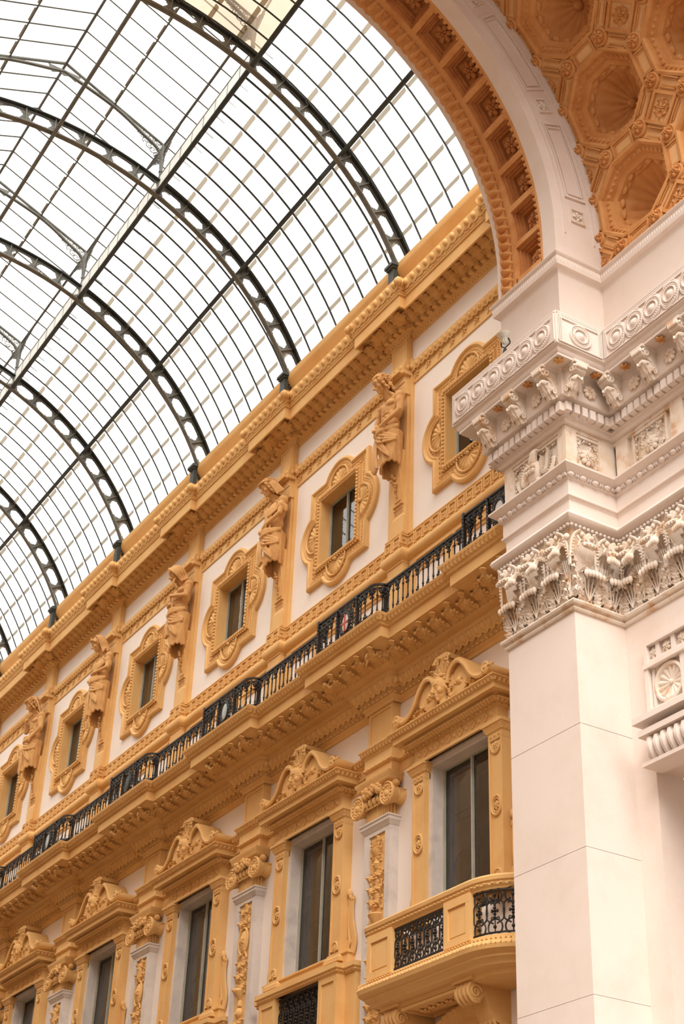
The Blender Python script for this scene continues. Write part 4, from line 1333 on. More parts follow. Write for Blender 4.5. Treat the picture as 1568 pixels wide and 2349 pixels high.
def tail(m, top, L, w, T, n=4, r=.03):
    for k in range(n):
        u = (k + .5) / n - .5
        m.add(tube(curve([(top[0] + u * w * .4, top[1], top[2]), (top[0] + u * w * .8, top[1] + .04, top[2] - L * .5), (top[0] + u * w, top[1] + .02, top[2] - L * (1 - .12 * abs(u) * 2))], 12), np.linspace(r * .7, r * 1.25, 13), 7), T)

def statue(n, label, name, spec):
    cx = -B * n
    base = np.array([cx + .07, -.06, 15.26])
    t = thing(name, (cx, -.3, 15.24), label, 'statue', 'statues between the upper windows')
    S_ = 1.06
    T = (OUT * S_, base)
    # herm pedestal
    m = M()
    def fru(z0, z1, w0, w1, d0, d1):
        v = []
        for z, w, d in ((z0, w0, d0), (z1, w1, d1)): v += [(-w, 0, z), (w, 0, z), (w, d, z), (-w, d, z)]
        return np.array(v, float), [np.array([(0, 1, 2, 3)[::-1], (4, 5, 6, 7), (0, 1, 5, 4), (1, 2, 6, 5), (2, 3, 7, 6), (3, 0, 4, 7)])]
    for a in ((.0, .34, .20, .19, .10, .10), (.34, .40, .19, .15, .10, .08), (.40, .60, .135, .135, .07, .08), (.60, .64, .15, .15, .10, .10), (.64, 1.75, .12, .165, .08, .24)): m.add(fru(*a), T)
    m.add(fru(.70, 1.15, .09, .11, .105, .165), T)
    m.build('herm_pedestal', OCHRE, t, smooth=0)
    m = M()
    for k in range(6): m.add(leaf(.07, .14, .2, 1, 5, 7), (OUT, base + OUT @ np.array([-.12 + .048 * k, .075, .44]) * S_))
    for k in range(9): m.add(ell(-.13 + .033 * k, .10, .62, .02, .02, .02, 6, 4), T)
    rnd = random.Random(n + 3)
    for k in range(12):
        m.add(ell(rnd.uniform(-.06, .06) * (1 - k / 16),   .20 - .008 * k + rnd.uniform(0, .03), 1.24 - .042 * k, .038 * (1 - k / 22), .035, .04 * (1 - k / 22), 7, 5), T)
    m.build('garland', STATUE, t)
    # body
    m = M()
    fem = spec.get('fem', False)
    cy = .27
    m.add(ell(0, cy, 2.02, .245, .19, .22, 16, 12), T)
    m.add(ell(0, cy + .01, 2.30, .20 if not fem else .175, .155, .22, 16, 12), T)
    m.add(ell(0, cy, 2.62, .255 if not fem else .215, .18, .26, 16, 12), T)
    m.add(cap((-.20, cy - .02, 2.84), (.20, cy - .02, 2.84), .10, .10, 12, 8), T)
    if fem:
        for s_ in (-1, 1): m.add(ell(s_ * .10, cy + .15, 2.60, .085, .08, .085, 12, 9), T)
    else:
        for s_ in (-1, 1):
            m.add(ell(s_ * .115, cy + .115, 2.70, .12, .075, .085, 12, 9), T)
            m.add(ell(s_ * .13, cy + .07, 2.48, .075, .07, .12, 10, 7), T)
            for q in range(3): m.add(ell(s_ * .052, cy + .135 + .005 * q, 2.52 - .105 * q, .048, .04, .048, 9, 7), T)
            for q in range(4): m.add(cap((s_ * .20, cy + .03, 2.60 - .055 * q), (s_ * .14, cy + .115, 2.54 - .055 * q), .018, .014, 6, 4), T)
        m.add(ell(0, cy + .15, 2.15, .10, .05, .08, 10, 7), T)
    hc = np.array(spec['head']); yaw, pit, rol = spec['look']
    m.add(cap((0, cy - .02, 2.86), hc + np.array([0, -.05, -.10]), .088 if not fem else .072, .078 if not fem else .065, 12, 6), T)
    for s_ in (-1, 1): m.add(cap((s_ * .14, cy + .0, 2.90), hc + np.array([s_ * .05, -.06, -.14]), .045, .035, 9, 5), T)
    RH = rz(yaw) @ rx(pit) @ ry(rol)
    TH = (OUT @ RH * 1.02, base + OUT @ hc * S_)
    hs = head_shape(fem)
    m.add(hs, TH)
    for (sh, el, wr, tp, nn, cu) in spec['arms']:
        arm(m, sh, el, wr, T, (.088, .062, .058, .040) if not fem else (.072, .055, .05, .036))
        hand(m, wr, tp, nn, curl=cu, T=T)
    remesh(m, 'body', STATUE, t, .0125, 2)
    # hair
    m = M()
    rnd = random.Random(40 + n)
    hair = spec['hair']
    if hair in ('curly', 'wreath', 'headband'):
        for k in range(150):
            a = rnd.uniform(0, 2 * pi); e_ = rnd.uniform(-.5, 1.35)
            d = np.array([cos(a) * cos(e_), sin(a) * cos(e_), sin(e_)])
            if d[1] > .35 and d[2] < .55: continue
            p = d * np.array([.155, .18, .17]) + np.array([0, -.03, .05])
            m.add(ell(0, 0, 0, .038, .034, .03, 7, 5, rz(a)), (TH[0], TH[1] + TH[0] @ p))
        for k in range(46):
            a = rnd.uniform(.55, pi - .55) + pi
            z = rnd.uniform(-.24, -.02)
            p = np.array([cos(a) * .155, sin(a) * .15 - .02, z])
            m.add(ell(0, 0, 0, .036, .036, .05, 7, 5), (TH[0], TH[1] + TH[0] @ p))
        for s_ in (-1, 1):
            for k in range(9): m.add(ell(s_ * (.145 + .012 * sin(k * 2)), .06 - .012 * k, .07 - .032 * k, .032, .034, .034, 7, 5), TH)
    if hair in ('wreath', 'headband'):
        a = np.linspace(0, 2 * pi, 30)
        m.add(tube(np.stack([.165 * np.cos(a), -.02 + .195 * np.sin(a), .10 + .04 * np.sin(a)], 1), .028, 8), TH)
    if hair == 'headband':
        for s_ in (-1, 1):
            for k in range(6): m.add(tube(curve([(s_ * .13, -.12, .12), (s_ * (.17 + .01 * k), -.16, -.08), (s_ * (.14 + .015 * k), -.14, -.28 - .02 * k)], 10), .022, 6), TH)
    if hair == 'wreath':
        for s_ in (-1, 1):
            for k in range(8): m.add(tube(curve([(s_ * .12, -.04, .13), (s_ * (.175 + .005 * k), -.04 - .015 * k, -.02), (s_ * (.20 + .008 * k), -.08 - .02 * k, -.30)], 10), .024, 6), TH)
    if hair == 'long':
        for s_ in (-1, 1):
            for k in range(16):
                a = k / 15
                m.add(tube(curve([(s_ * .02, .10 - .20 * a, .19 - .02 * a), (s_ * .14, .10 - .24 * a, .08), (s_ * (.160 + .015 * sin(k * 3)), .05 - .22 * a, -.06), (s_ * (.125 + .02 * sin(k * 5)), .0 - .18 * a, -.18), (s_ * (.15 + .02 * sin(k * 4)), -.02 - .14 * a, -.31)], 18), .027, 6), TH)
        m.add(ell(0, -.05, .05, .155, .18, .175, 14, 9), TH)
        for k in range(22):       # beard
            u = (k % 11) / 10 - .5
            m.add(tube(curve([(u * .16, .12 - .25 * u * u, -.11), (u * .15, .16, -.22), (u * .08, .13 + .01 * sin(k), -.34 - .03 * (k // 11))], 8), np.linspace(.026, .012, 7)[:7] if False else .02, 6), TH)
        m.add(cap((-.06, .165, -.088), (.06, .165, -.088), .016, .016, 6, 4), TH)
    if hair == 'veil':
        for k in range(14):
            a = -pi * .98 + pi * .96 * k / 13
            m.add(tube(curve([(0, .03, .215), (.15 * cos(a), -.02 + .15 * sin(a) * .9, .17), (.178 * cos(a), -.04 + .17 * sin(a), -.02), (.14 * cos(a), -.05 + .16 * sin(a), -.17), (.17 * cos(a), -.05 + .15 * sin(a), -.30 - .04 * sin(k * 2.1))], 16), .030, 7), TH)
        m.add(ell(0, -.04, .06, .16, .185, .18, 14, 9), TH)
        m.add(tube(curve([(-.16, .03, .02), (-.12, .12, .12), (0, .155, .165), (.12, .12, .12), (.16, .03, .02)], 16), .026, 7), TH)
        m.add(ell(0, .13, .20, .05, .03, .06, 8, 6), TH)
    m.build('hair', STATUE, t) if hair != 'x' else None
    # drapery
    m = M()
    zt, zb = spec['skirt']
    m.add(skirt(zt, zb, .255, .205, .215, .19, cy, n + 11, 11, .085, spec.get('slant', 1.0), spec.get('hem', .10)), T)
    kx = -.16
    kn = (kx, cy + .22, zt - .02)
    folds(m, (.27, cy + .02, zt + .06), kn, 6, .036, T, .03, .14, .16)
    folds(m, (.26, cy + .05, zt - .22), kn, 4, .032, T, .06, .30, .12)
    folds(m, (.20, cy + .16, zt - .62), (kx, cy + .2, zt - .12), 3, .024, T, -.02, .26, .06)
    m.add(ell(*kn, .075, .06, .07, 10, 7), T)
    tail(m, (kx - .02, cy + .20, zt - .04), spec.get('tail', .75), .16, T, 5, .032)
    folds(m, (-.25, cy + .0, zt + .02), kn, 3, .028, T, .04, .10, .08)
    if fem:
        g = spec.get('top', 0)
        folds(m, (-.22, cy + .05, 2.86), (.14, cy + .20, 2.52), 5, .022, T, .07, .16, .08)
        folds(m, (.30, cy + .03, 2.70), (-.06, cy + .20, 2.52), 5, .022, T, .09, .16, .10)
        folds(m, (-.10, cy + .22, 2.60), (.10, cy + .18, 2.28), 5, .022, T, .02, .30, .02)
        m.add(ell(0, cy + .02, 2.36, .20, .175, .24, 14, 10), T)
        for k in range(7): m.add(tube([(-.12 + .04 * k, cy + .185, 2.50), (-.11 + .036 * k, cy + .20, 2.36), (-.13 + .04 * k, cy + .19, 2.14)], .016, 6), T)
        for k in range(6): m.add(tube(curve([(.19, cy + .13 - .02 * k, 2.80 - .03 * k), (.34, cy + .10 - .02 * k, 2.66 - .03 * k), (.37, cy - .04, 2.66 - .02 * k)], 8), .022, 6), T)
    if spec.get('cloak'):
        folds(m, (.30, cy - .02, 2.78), (-.12, cy + .21, 2.24), 6, .026, T, .05, .22, .12)
        folds(m, (-.28, cy - .02, 2.62), (.0, cy + .21, 2.26), 4, .024, T, .06, .14, .10)
    remesh(m, 'drapery', STATUE, t, .0135, 1)
    if n == 4:
        m = M(); a = np.linspace(0, pi, 14)
        for q in a: m.add(ell(.12 * cos(q), cy + .14 + .06 * sin(q), 2.86 - .10 * sin(q), .02, .02, .02, 6, 4), T)
        m.build('necklace', STATUE, t)
    m = M(); m.add(box(-.20, .20, -.05, .26, 3.44, 3.47), T); m.add(box(-.24, .24, -.05, .12, 2.98, 3.30), T); m.add(box(-.26, .26, -.05, .20, 3.42, 3.50), T)
    m.build('head_block', OCHRE, t, smooth=0)
    return t

D_ = (0, 1, 0)
statue(0, 'statue of a curly-haired bare-chested man with hands joined at a knotted loincloth', 'male_statue', dict(
    head=(-.05, .47, 3.19), look=(.45, -.45, 0), hair='curly', skirt=(2.10, 1.32), slant=1.4, tail=.82,
    arms=[((.27, .27, 2.83), (.37, .33, 2.44), (.17, .52, 2.20), (-.04, .56, 2.06), (0, -1, .2), .45), ((-.27, .27, 2.83), (-.36, .36, 2.44), (-.20, .53, 2.18), (-.02, .57, 2.08), (0, -1, .2), .45)]))
statue(1, 'statue of a young woman in a slipped dress, forearms crossed at her hip', 'female_statue', dict(
    fem=True, head=(-.06, .46, 3.20), look=(.5, -.42, 0), hair='wreath', skirt=(2.06, 1.30), slant=1.0, tail=.65,
    arms=[((.25, .27, 2.82), (.33, .38, 2.44), (.06, .54, 2.24), (-.12, .53, 2.10), (0, -1, 0), .35), ((-.25, .27, 2.82), (-.34, .34, 2.46), (-.24, .50, 2.22), (-.12, .55, 2.06), (0, -1, 0), .35)]))
statue(2, 'statue of a long-haired bearded old man, one arm folded across his bare chest', 'bearded_statue', dict(
    head=(-.05, .46, 3.18), look=(.45, -.5, 0), hair='long', skirt=(2.16, 1.26), slant=1.8, tail=.55,
    arms=[((.28, .27, 2.82), (.38, .36, 2.48), (.02, .55, 2.56), (-.18, .50, 2.64), (0, -1, 0), .3), ((-.28, .27, 2.82), (-.36, .34, 2.44), (-.16, .52, 2.34), (-.02, .56, 2.42), (0, -1, 0), .5)]))
statue(3, 'statue of a woman in a long veil, one arm across her cloaked waist', 'veiled_statue', dict(
    fem=True, cloak=True, head=(-.05, .46, 3.20), look=(.55, -.4, 0), hair='veil', skirt=(2.18, 1.22), slant=.6, tail=.95, hem=.16,
    arms=[((.26, .26, 2.82), (.37, .33, 2.46), (.06, .53, 2.36), (-.13, .54, 2.32), (0, -1, 0), .35), ((-.25, .27, 2.82), (-.33, .36, 2.46), (-.22, .52, 2.28), (-.14, .55, 2.12), (0, -1, 0), .5)]))
statue(4, 'statue of a youth with a headband, one hand raised to his chest', 'youth_statue', dict(
    head=(-.05, .46, 3.20), look=(.55, -.42, 0), hair='headband', skirt=(2.16, 1.26), slant=1.2, tail=.9, hem=.14,
    arms=[((.27, .27, 2.83), (.38, .30, 2.44), (.20, .48, 2.16), (.04, .54, 2.04), (0, -1, 0), .4), ((-.27, .27, 2.83), (-.36, .42, 2.52), (-.24, .52, 2.76), (-.16, .48, 2.86), (0, -1, 0), .7)]))
# ------------------------------------------------------------------ lower windows with pedimented surrounds
def lower_surround(cx, k, label):
    t = thing('pedimented_surround', (cx, -.4, 8.8), label, 'window surround', 'pedimented stucco surrounds of the lower windows')
    # marble lining
    m = M()
    for b_ in (box(cx - .93, cx - .80, -.30, .06, 7.45, 10.12), box(cx + .80, cx + .93, -.30, .06, 7.45, 10.12), box(cx - .93, cx + .93, -.30, .06, 10.06, 10.17)): m.add(b_)
    for i, w in enumerate((.90, .87)):
        m.add(ringplate(np.array([(-.93, 7.4), (.93, 7.4), (.93, 10.17), (-.93, 10.17)]), np.array([(-w, 7.4), (w, 7.4), (w, 10.10 - .0 + (w - .87)), (-w, 10.10 + (w - .87))]), .29, .335 - .02 * i), out(cx, 0, 0))
    m.build('marble_frame', GREYM, t, smooth=0)
    for s_ in (-1, 1):
        c = cx + s_ * 1.05
        m = M()
        m.add(box(c - .17, c + .17, -.385, -.1, 7.60, 9.88))
        for a, b in ((-.17, -.135), (.135, .17)): m.add(box(c + a, c + b, -.41, -.38, 7.62, 9.86))
        m.add(sweep([(0, 7.45), (.07, 7.45), (.07, 7.52), (.03, 7.56), (.03, 7.60), (0, 7.62)], [(c - .17, -.2), (c - .17, -.40), (c + .17, -.40), (c + .17, -.2)]))
        pl = m.build('flank_pilaster', OCHRE, t, smooth=0)
        m = M()
        m.add(sweep([(0, 9.86), (.01, 9.88), (.01, 9.98), (.03, 10.0), (.05, 10.03), (.07, 10.09), (.09, 10.10), (.09, 10.15), (0, 10.15)], [(c - .17, -.2), (c - .17, -.40), (c + .17, -.40), (c + .17, -.2)]))
        for R, q in along([(c - .17, -.2), (c - .17, -.40), (c + .17, -.40), (c + .17, -.2)], .04, .06, 10.0): m.add(leaf(.055, .09, .4, 1, 5, 6), (R, q))
        for q in (-.1, 0, .1): m.add(ell(c + q, -.415, 9.93, .022, .02, .022, 8, 5))
        m.build('pilaster_capital', OCHRE, t)
        for z, half in ((9.80, 1), (8.80, 0), (7.66, 2)):
            m = M()
            if half: 
                a = np.linspace(pi, 2 * pi, 18) if half == 1 else np.linspace(0, pi, 18)
                m.add(tube(np.stack([.115 * np.cos(a), np.full(18, .0), .15 * np.sin(a)], 1), .022, 6), out(c, -.40, z)); m.add(tube(np.stack([.08 * np.cos(a), np.full(18, .0), .115 * np.sin(a)], 1), .014, 6), out(c, -.40, z))
            else:
                a = np.linspace(0, 2 * pi, 30)
                m.add(tube(np.stack([.120 * np.cos(a), np.full(30, .0), .150 * np.sin(a)], 1), .024, 6), out(c, -.40, z)); m.add(tube(np.stack([.083 * np.cos(a), np.full(30, .0), .11 * np.sin(a)], 1), .012, 6), out(c, -.40, z))
            dz = {0: 0, 1: -.03, 2: .04}[half]
            m.add(rosette(.075, .05, 6), out(c, -.385, z + dz))
            m.build('pilaster_roundel', OCHRE, t)
        # side scroll
        m = M()
        X = lambda x: cx + s_ * x
        pth = curve([(.075, 0, .86), (.045, 0, .66), (.06, 0, .45), (.12, 0, .25), (.17, 0, .08), (.13, 0, -.10), (.02, 0, -.12), (-.03, 0, -.01), (.02, 0, .07), (.08, 0, .03)], 40)
        for r_, o_ in ((.03, 0), ):
            Q = pth.copy(); Q[:, 0] = Q[:, 0] * s_
            m.add(tube(Q, .028, 6, .08), out(cx + s_ * 1.27, -.26, 7.70))
        Q = curve([(.02, 0, .80), (-.01, 0, .6), (.0, 0, .3), (.04, 0, .06)], 14); Q[:, 0] *= s_
        m.add(tube(Q, .035, 6, .05), out(cx + s_ * 1.27, -.25, 7.70))
        m.add(spiral(.06, 1.3, .02, .05, s_, 18), out(cx + s_ * 1.31, -.27, 8.48)); m.add(ell(cx + s_ * 1.29, -.28, 8.62, .045, .05, .08, 8, 6)); m.add(ell(cx + s_ * 1.33, -.28, 8.54, .03, .04, .04, 7, 5))
        m.build('side_scroll', OCHRE, t)
    # entablature
    EP = [(cx - 1.15, -.2), (cx - 1.15, -.42), (cx + 1.15, -.42), (cx + 1.15, -.2)]
    m = M()
    m.add(sweep([(0, 10.14), (.04, 10.14), (.04, 10.19), (.02, 10.21), (0, 10.22), (0, 10.40), (.03, 10.41), (.05, 10.44), (.08, 10.45), (.10, 10.50), (.14, 10.54), (.27, 10.545), (.27, 10.64), (.29, 10.65), (.31, 10.69), (.35, 10.72), (.35, 10.74), (0, 10.78)], EP))
    m.build('entablature', OCHRE, t)
    m = M()
    for R, q in along(EP, .05, .115, 10.425): m.add(beadreel(.11, .018), (R, q))
    for R, q in along(EP, .10, .075, 10.44): m.add(leaf(.09, .11, .7, 2, 5, 7), (R @ rx(-.7), q))
    for R, q in along(EP, .31, .085, 10.65): m.add(leaf(.08, .085, .4, 1, 5, 6), (R @ rx(-.4), q))
    m.build('leaf_mouldings', OCHRE, t)
    m = M()
    for i in range(13):
        x = cx - 1.0 + 2.0 * i / 12
        if i % 2: m.add(rosette(.055, .05, 5), out(x, -.42, 10.31)); m.add(box(-.06, .06, -.01, .02, -.06, .06), out(x, -.42, 10.31, ry(pi / 4)))
        else: m.add(ell(x, -.42, 10.31, .046, .035, .046, 10, 6))
    m.build('frieze_discs', OCHRE, t)
    # pediment crest
    yb, yf = -.22, -.70
    ped = M()
    for s_ in (-1, 1):
        pr = curve([(1.27, 0, 10.92), (1.12, 0, 10.86), (.95, 0, 10.90), (.80, 0, 11.02), (.68, 0, 11.20), (.50, 0, 11.36), (.34, 0, 11.35), (.22, 0, 11.24), (.18, 0, 11.08)], 40)
        P = np.zeros((len(pr), 4, 3))
        nrm = np.gradient(pr, axis=0); nrm = np.stack([-nrm[:, 2], np.zeros(len(pr)), nrm[:, 0]], 1); nrm /= np.linalg.norm(nrm, axis=1)[:, None]
        for q, (y, o_) in enumerate(((yb, 0), (yf, 0), (yf, .06), (yb, .06))):
            A = pr + nrm * -o_
            P[:, q, 0] = cx + s_ * A[:, 0]; P[:, q, 1] = y; P[:, q, 2] = A[:, 2]
        ped.add(gridf(P, wv=True)); 
        Q = pr.copy(); Q[:, 0] = cx + s_ * Q[:, 0]; Q[:, 1] = yf; ped.add(tube(Q, .028, 6, .04))
    ped.build('crest', OCHRE, t)
    m = M()
    pts = [(cx - 1.2, 10.74), (cx + 1.2, 10.74), (cx + 1.1, 10.86), (cx + .9, 10.92), (cx + .66, 11.16), (cx + .45, 11.32), (cx + .25, 11.30), (cx, 11.46), (cx - .25, 11.30), (cx - .45, 11.32), (cx - .66, 11.16), (cx - .9, 10.92), (cx - 1.1, 10.86)]
    m.add(extr(pts, -.25, -.47)); m.build('crest_back', OCHRE, t, smooth=0)
    for s_ in (-1, 1):
        m = M()
        m.add(tube([(cx + s_ * 1.25, yf - .03, 10.92), (cx + s_ * 1.25, yb, 10.92)], [.10, .085], 16)); m.add(spiral(.095, 1.6, .02, .03, s_, 24), out(cx + s_ * 1.25, yf - .03, 10.92)); m.add(ell(cx + s_ * 1.25, yf - .04, 10.92, .03, .03, .03, 8, 5))
        for q in range(5): m.add(ell(cx + s_ * (1.27 + .05 * cos(q)), yf + .02 + .05 * q, 10.96 + .05 * sin(q * 1.3), .035, .035, .035, 6, 5))
        m.build('end_roll', OCHRE, t)
        m = M()
        m.add(spiral(.235, 2.0, .045, .10, s_, 46, -.6), out(cx + s_ * .43, -.60, 11.07)); m.add(ell(cx + s_ * .42, -.62, 11.06, .065, .06, .065, 10, 7))
        m.add(rosette(.10, .07, 5), out(cx + s_ * .43, -.60, 11.07))
        m.build('volute', OCHRE, t)
        m = M()
        for q in range(8):
            m.add(leaf(.13 - .007 * q, .20 - .012 * q, .35, 2, 7, 9), out(cx + s_ * (.68 + .055 * q), -.60, 10.80 + .0 * q, ry(s_ * (.3 + .13 * q))))
        for q in range(5): m.add(leaf(.10, .15, .4, 2, 5, 7), out(cx + s_ * (.18 + .03 * q), -.62, 10.78 + .05 * q, ry(-s_ * (.5 - .3 * q))))
        for q in range(4): m.add(ell(cx + s_ * (.66 + .09 * q), -.64, 10.98 - .05 * q, .025, .03, .025, 6, 5))
        m.build('crest_leaves', OCHRE, t)
    m = M()
    m.add(head_shape(True, 1.05), out(cx, -.66, 11.05, rz(.25) @ rx(-.2)))
    m.add(cap((0, 0, -.1), (0, -.02, -.32), .07, .09, 10, 5), out(cx, -.64, 11.02))
    remesh(m, 'mask_face', OCHRE, t, .012, 1)
    m = M(); rnd = random.Random(k + 70)
    for q in range(60):
        a = rnd.uniform(-.15, pi + .15); rr = rnd.uniform(.155, .215)
        m.add(ell(cx + rr * cos(a), -.62 - .13 * max(0, sin(a)) * rnd.uniform(.2, 1), 11.08 + rr * sin(a), .032, .034, .032, 7, 5))
    for s_ in (-1, 1):
        for q in range(7): m.add(ell(cx + s_ * (.175 + .02 * sin(q * 2)), -.64, 11.10 - .055 * q, .036, .04, .036, 7, 5))
    m.build('mask_hair', OCHRE, t)
    m = M()
    for q in range(-2, 3): m.add(leaf(.13, .30 - .03 * abs(q), .35, 2, 7, 10), out(cx + .05 * q, -.66, 11.36 - .02 * abs(q), ry(q * .45)))
    a = np.linspace(-.3, pi + .3, 24)
    m.add(tube(np.stack([.235 * np.cos(a), np.zeros(24), .25 * np.sin(a)], 1), .03, 6, .05), out(cx, -.62, 11.10))
    m.add(box(cx - .16, cx + .16, -.70, -.22, 11.58, 11.66)); m.add(box(cx - .12, cx + .12, -.64, -.22, 11.40, 11.60))
    for s_ in (-1, 1): m.add(spiral(.07, 1.4, .02, .04, s_, 20), out(cx + s_ * .15, -.68, 11.56))
    m.build('palmette', OCHRE, t)
    return t

def grille(m, cx, w, z0, z1, y, n, fn=None):
    """dark scroll-work panel; fn maps (s,y,z) local to world"""
    T = fn or (lambda v: v @ OUT.T + np.array([cx, y, 0]))
    def A(sh): m.add((T(np.asarray(sh[0], float)), sh[1]))
    h = z1 - z0; s_ = w / n
    for z in (z0 + .015, z1 - .015): A(box(-w / 2, w / 2, -.012, .012, z - .015, z + .015) if fn is None else tube([(q, 0, z) for q in np.linspace(-w / 2, w / 2, 24)], .015, 5))
    for i in range(n):
        c = -w / 2 + s_ * (i + .5)
        for z, r in ((z0 + .14 * h, .42), (z1 - .14 * h, .42)):
            a = np.linspace(0, 2 * pi, 17)
            A(tube(np.stack([c + s_ * r * np.cos(a), 0 * a, z + s_ * r * np.sin(a)], 1), .011, 5, .014))
            A(ell(c, .01, z, .028, .03, .028, 6, 5))
        for z, q in ((.36, .02), (.43, .026), (.5, .034), (.57, .026), (.64, .02)): A(ell(c, .012, z0 + z * h, q, q, .022, 7, 5))
        A(tube([(c, 0, z0), (c, 0, z1)], .010, 5))
        for q in (-1, 1):
            A(tube(curve([(c + q * s_ * .1, 0, z0 + .22 * h), (c + q * s_ * .46, 0, z0 + .32 * h), (c + q * s_ * .46, 0, z0 + .5 * h), (c + q * s_ * .46, 0, z0 + .68 * h), (c + q * s_ * .1, 0, z0 + .78 * h)], 14), .010, 5, .013))
            for z in (.32, .68): A(tube(curve([(c, 0, z0 + z * h), (c + q * s_ * .2, 0, z0 + (z + .05) * h), (c + q * s_ * .24, 0, z0 + (z - .03) * h)], 7), .009, 5))
            A(ell(c + q * s_ * .16, .012, z0 + .5 * h, .02, .02, .03, 6, 4))

def balustrade(cx, label):
    t = thing('window_balustrade', (cx, -.45, 6.4), label, 'balustrade', 'ochre balustrades below the lower windows')
    m = M()
    BP = [(cx - 1.62, -.2), (cx - 1.62, -.34), (cx - 1.32, -.34), (cx - 1.32, -.50), (cx + 1.32, -.50), (cx + 1.32, -.34), (cx + 1.62, -.34), (cx + 1.62, -.2)]
    m.add(sweep([(0, 7.22), (.03, 7.24), (.04, 7.28), (.07, 7.30), (.07, 7.38), (.0, 7.40), (-.2, 7.40)], BP)); m.add(sweep([(-.03, 7.38), (-.03, 7.56), (.0, 7.57), (.0, 7.60), (-.1, 7.60)], [(cx - 1.45, -.2), (cx - 1.45, -.40), (cx + 1.45, -.40), (cx + 1.45, -.2)]))
    m.add(box(cx - .9, cx + .9, -.42, -.0, 7.38, 7.47))
    for s_ in (-1, 1):
        a, b = sorted((cx + s_ * .74, cx + s_ * 1.32)); m.add(box(a, b, -.48, -.2, 6.3, 7.24))
        for q in (a, b - .09): m.add(box(q, q + .09, -.505, -.47, 6.3, 7.24))
        m.add(box(a, b, -.505, -.47, 7.12, 7.24)); a, b = sorted((cx + s_ * 1.32, cx + s_ * 1.62)); m.add(box(a, b, -.33, -.2, 6.3, 7.24))
    m.add(sweep([(0, 6.0), (.02, 6.05), (.05, 6.10), (.09, 6.16), (.11, 6.22), (.09, 6.28), (.04, 6.32), (0, 6.34)], BP))
    m.build('pedestals', OCHRE, t)
    m = M(); 
    for R, q in along(BP, .035, .10, 7.26): m.add(beadreel(.1, .016), (R, q))
    m.build('bead_moulding', OCHRE, t)
    m = M(); grille(m, cx, 1.46, 6.36, 7.2, -.42, 8); m.build('iron_grille', BLACK, t)
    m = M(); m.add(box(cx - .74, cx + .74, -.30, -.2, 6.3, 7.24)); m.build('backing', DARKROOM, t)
    return t

wl_ = {-1: 'above the projecting balcony, beside the corner pier', 0: 'left of the flaming-torch pilaster', 1: 'left of the shield-and-trophy pilaster', 2: 'left of the oval-shield pilaster', 3: 'in the bottom left picture corner', 4: ''}
for k in range(-1, 5):
    cx = -B * k - B / 2
    lab = 'tall window surround with carved crest and mask, ' + wl_[k]
    if k < 4: lower_surround(cx, k, lab)
    wn_ += 1
    w = pane_window(wn_, cx, .80, 7.45, 10.07, -.06, (.0,), 'l')
    m = M()
    # panelled inner shutter, folded back behind the left sash
    x0, x1 = cx - .78, cx - .02
    m.add(box(x0, x1, .02, .05, 7.45, 10.0))
    for z0, z1 in ((9.25, 9.95), (8.05, 9.15), (7.5, 7.95)):
        m.add(box(x0 + .08, x1 - .08, -.0, .02, z1 - .03, z1)); m.add(box(x0 + .08, x1 - .08, -.0, .02, z0, z0 + .03)); m.add(box(x0 + .08, x0 + .11, -.0, .02, z0, z1)); m.add(box(x1 - .11, x1 - .08, -.0, .02, z0, z1))
    a = np.linspace(0, 2 * pi, 32)
    m.add(tube(np.stack([cx - .40 + .24 * np.cos(a), np.full(32, .01), 8.35 + .26 * np.sin(a)], 1), .014, 6))
    m.build('shutter', SHUT, w, smooth=0)
    if 0 <= k < 3: balustrade(cx, 'ochre balustrade with dark iron grille under the window ' + wl_[k])

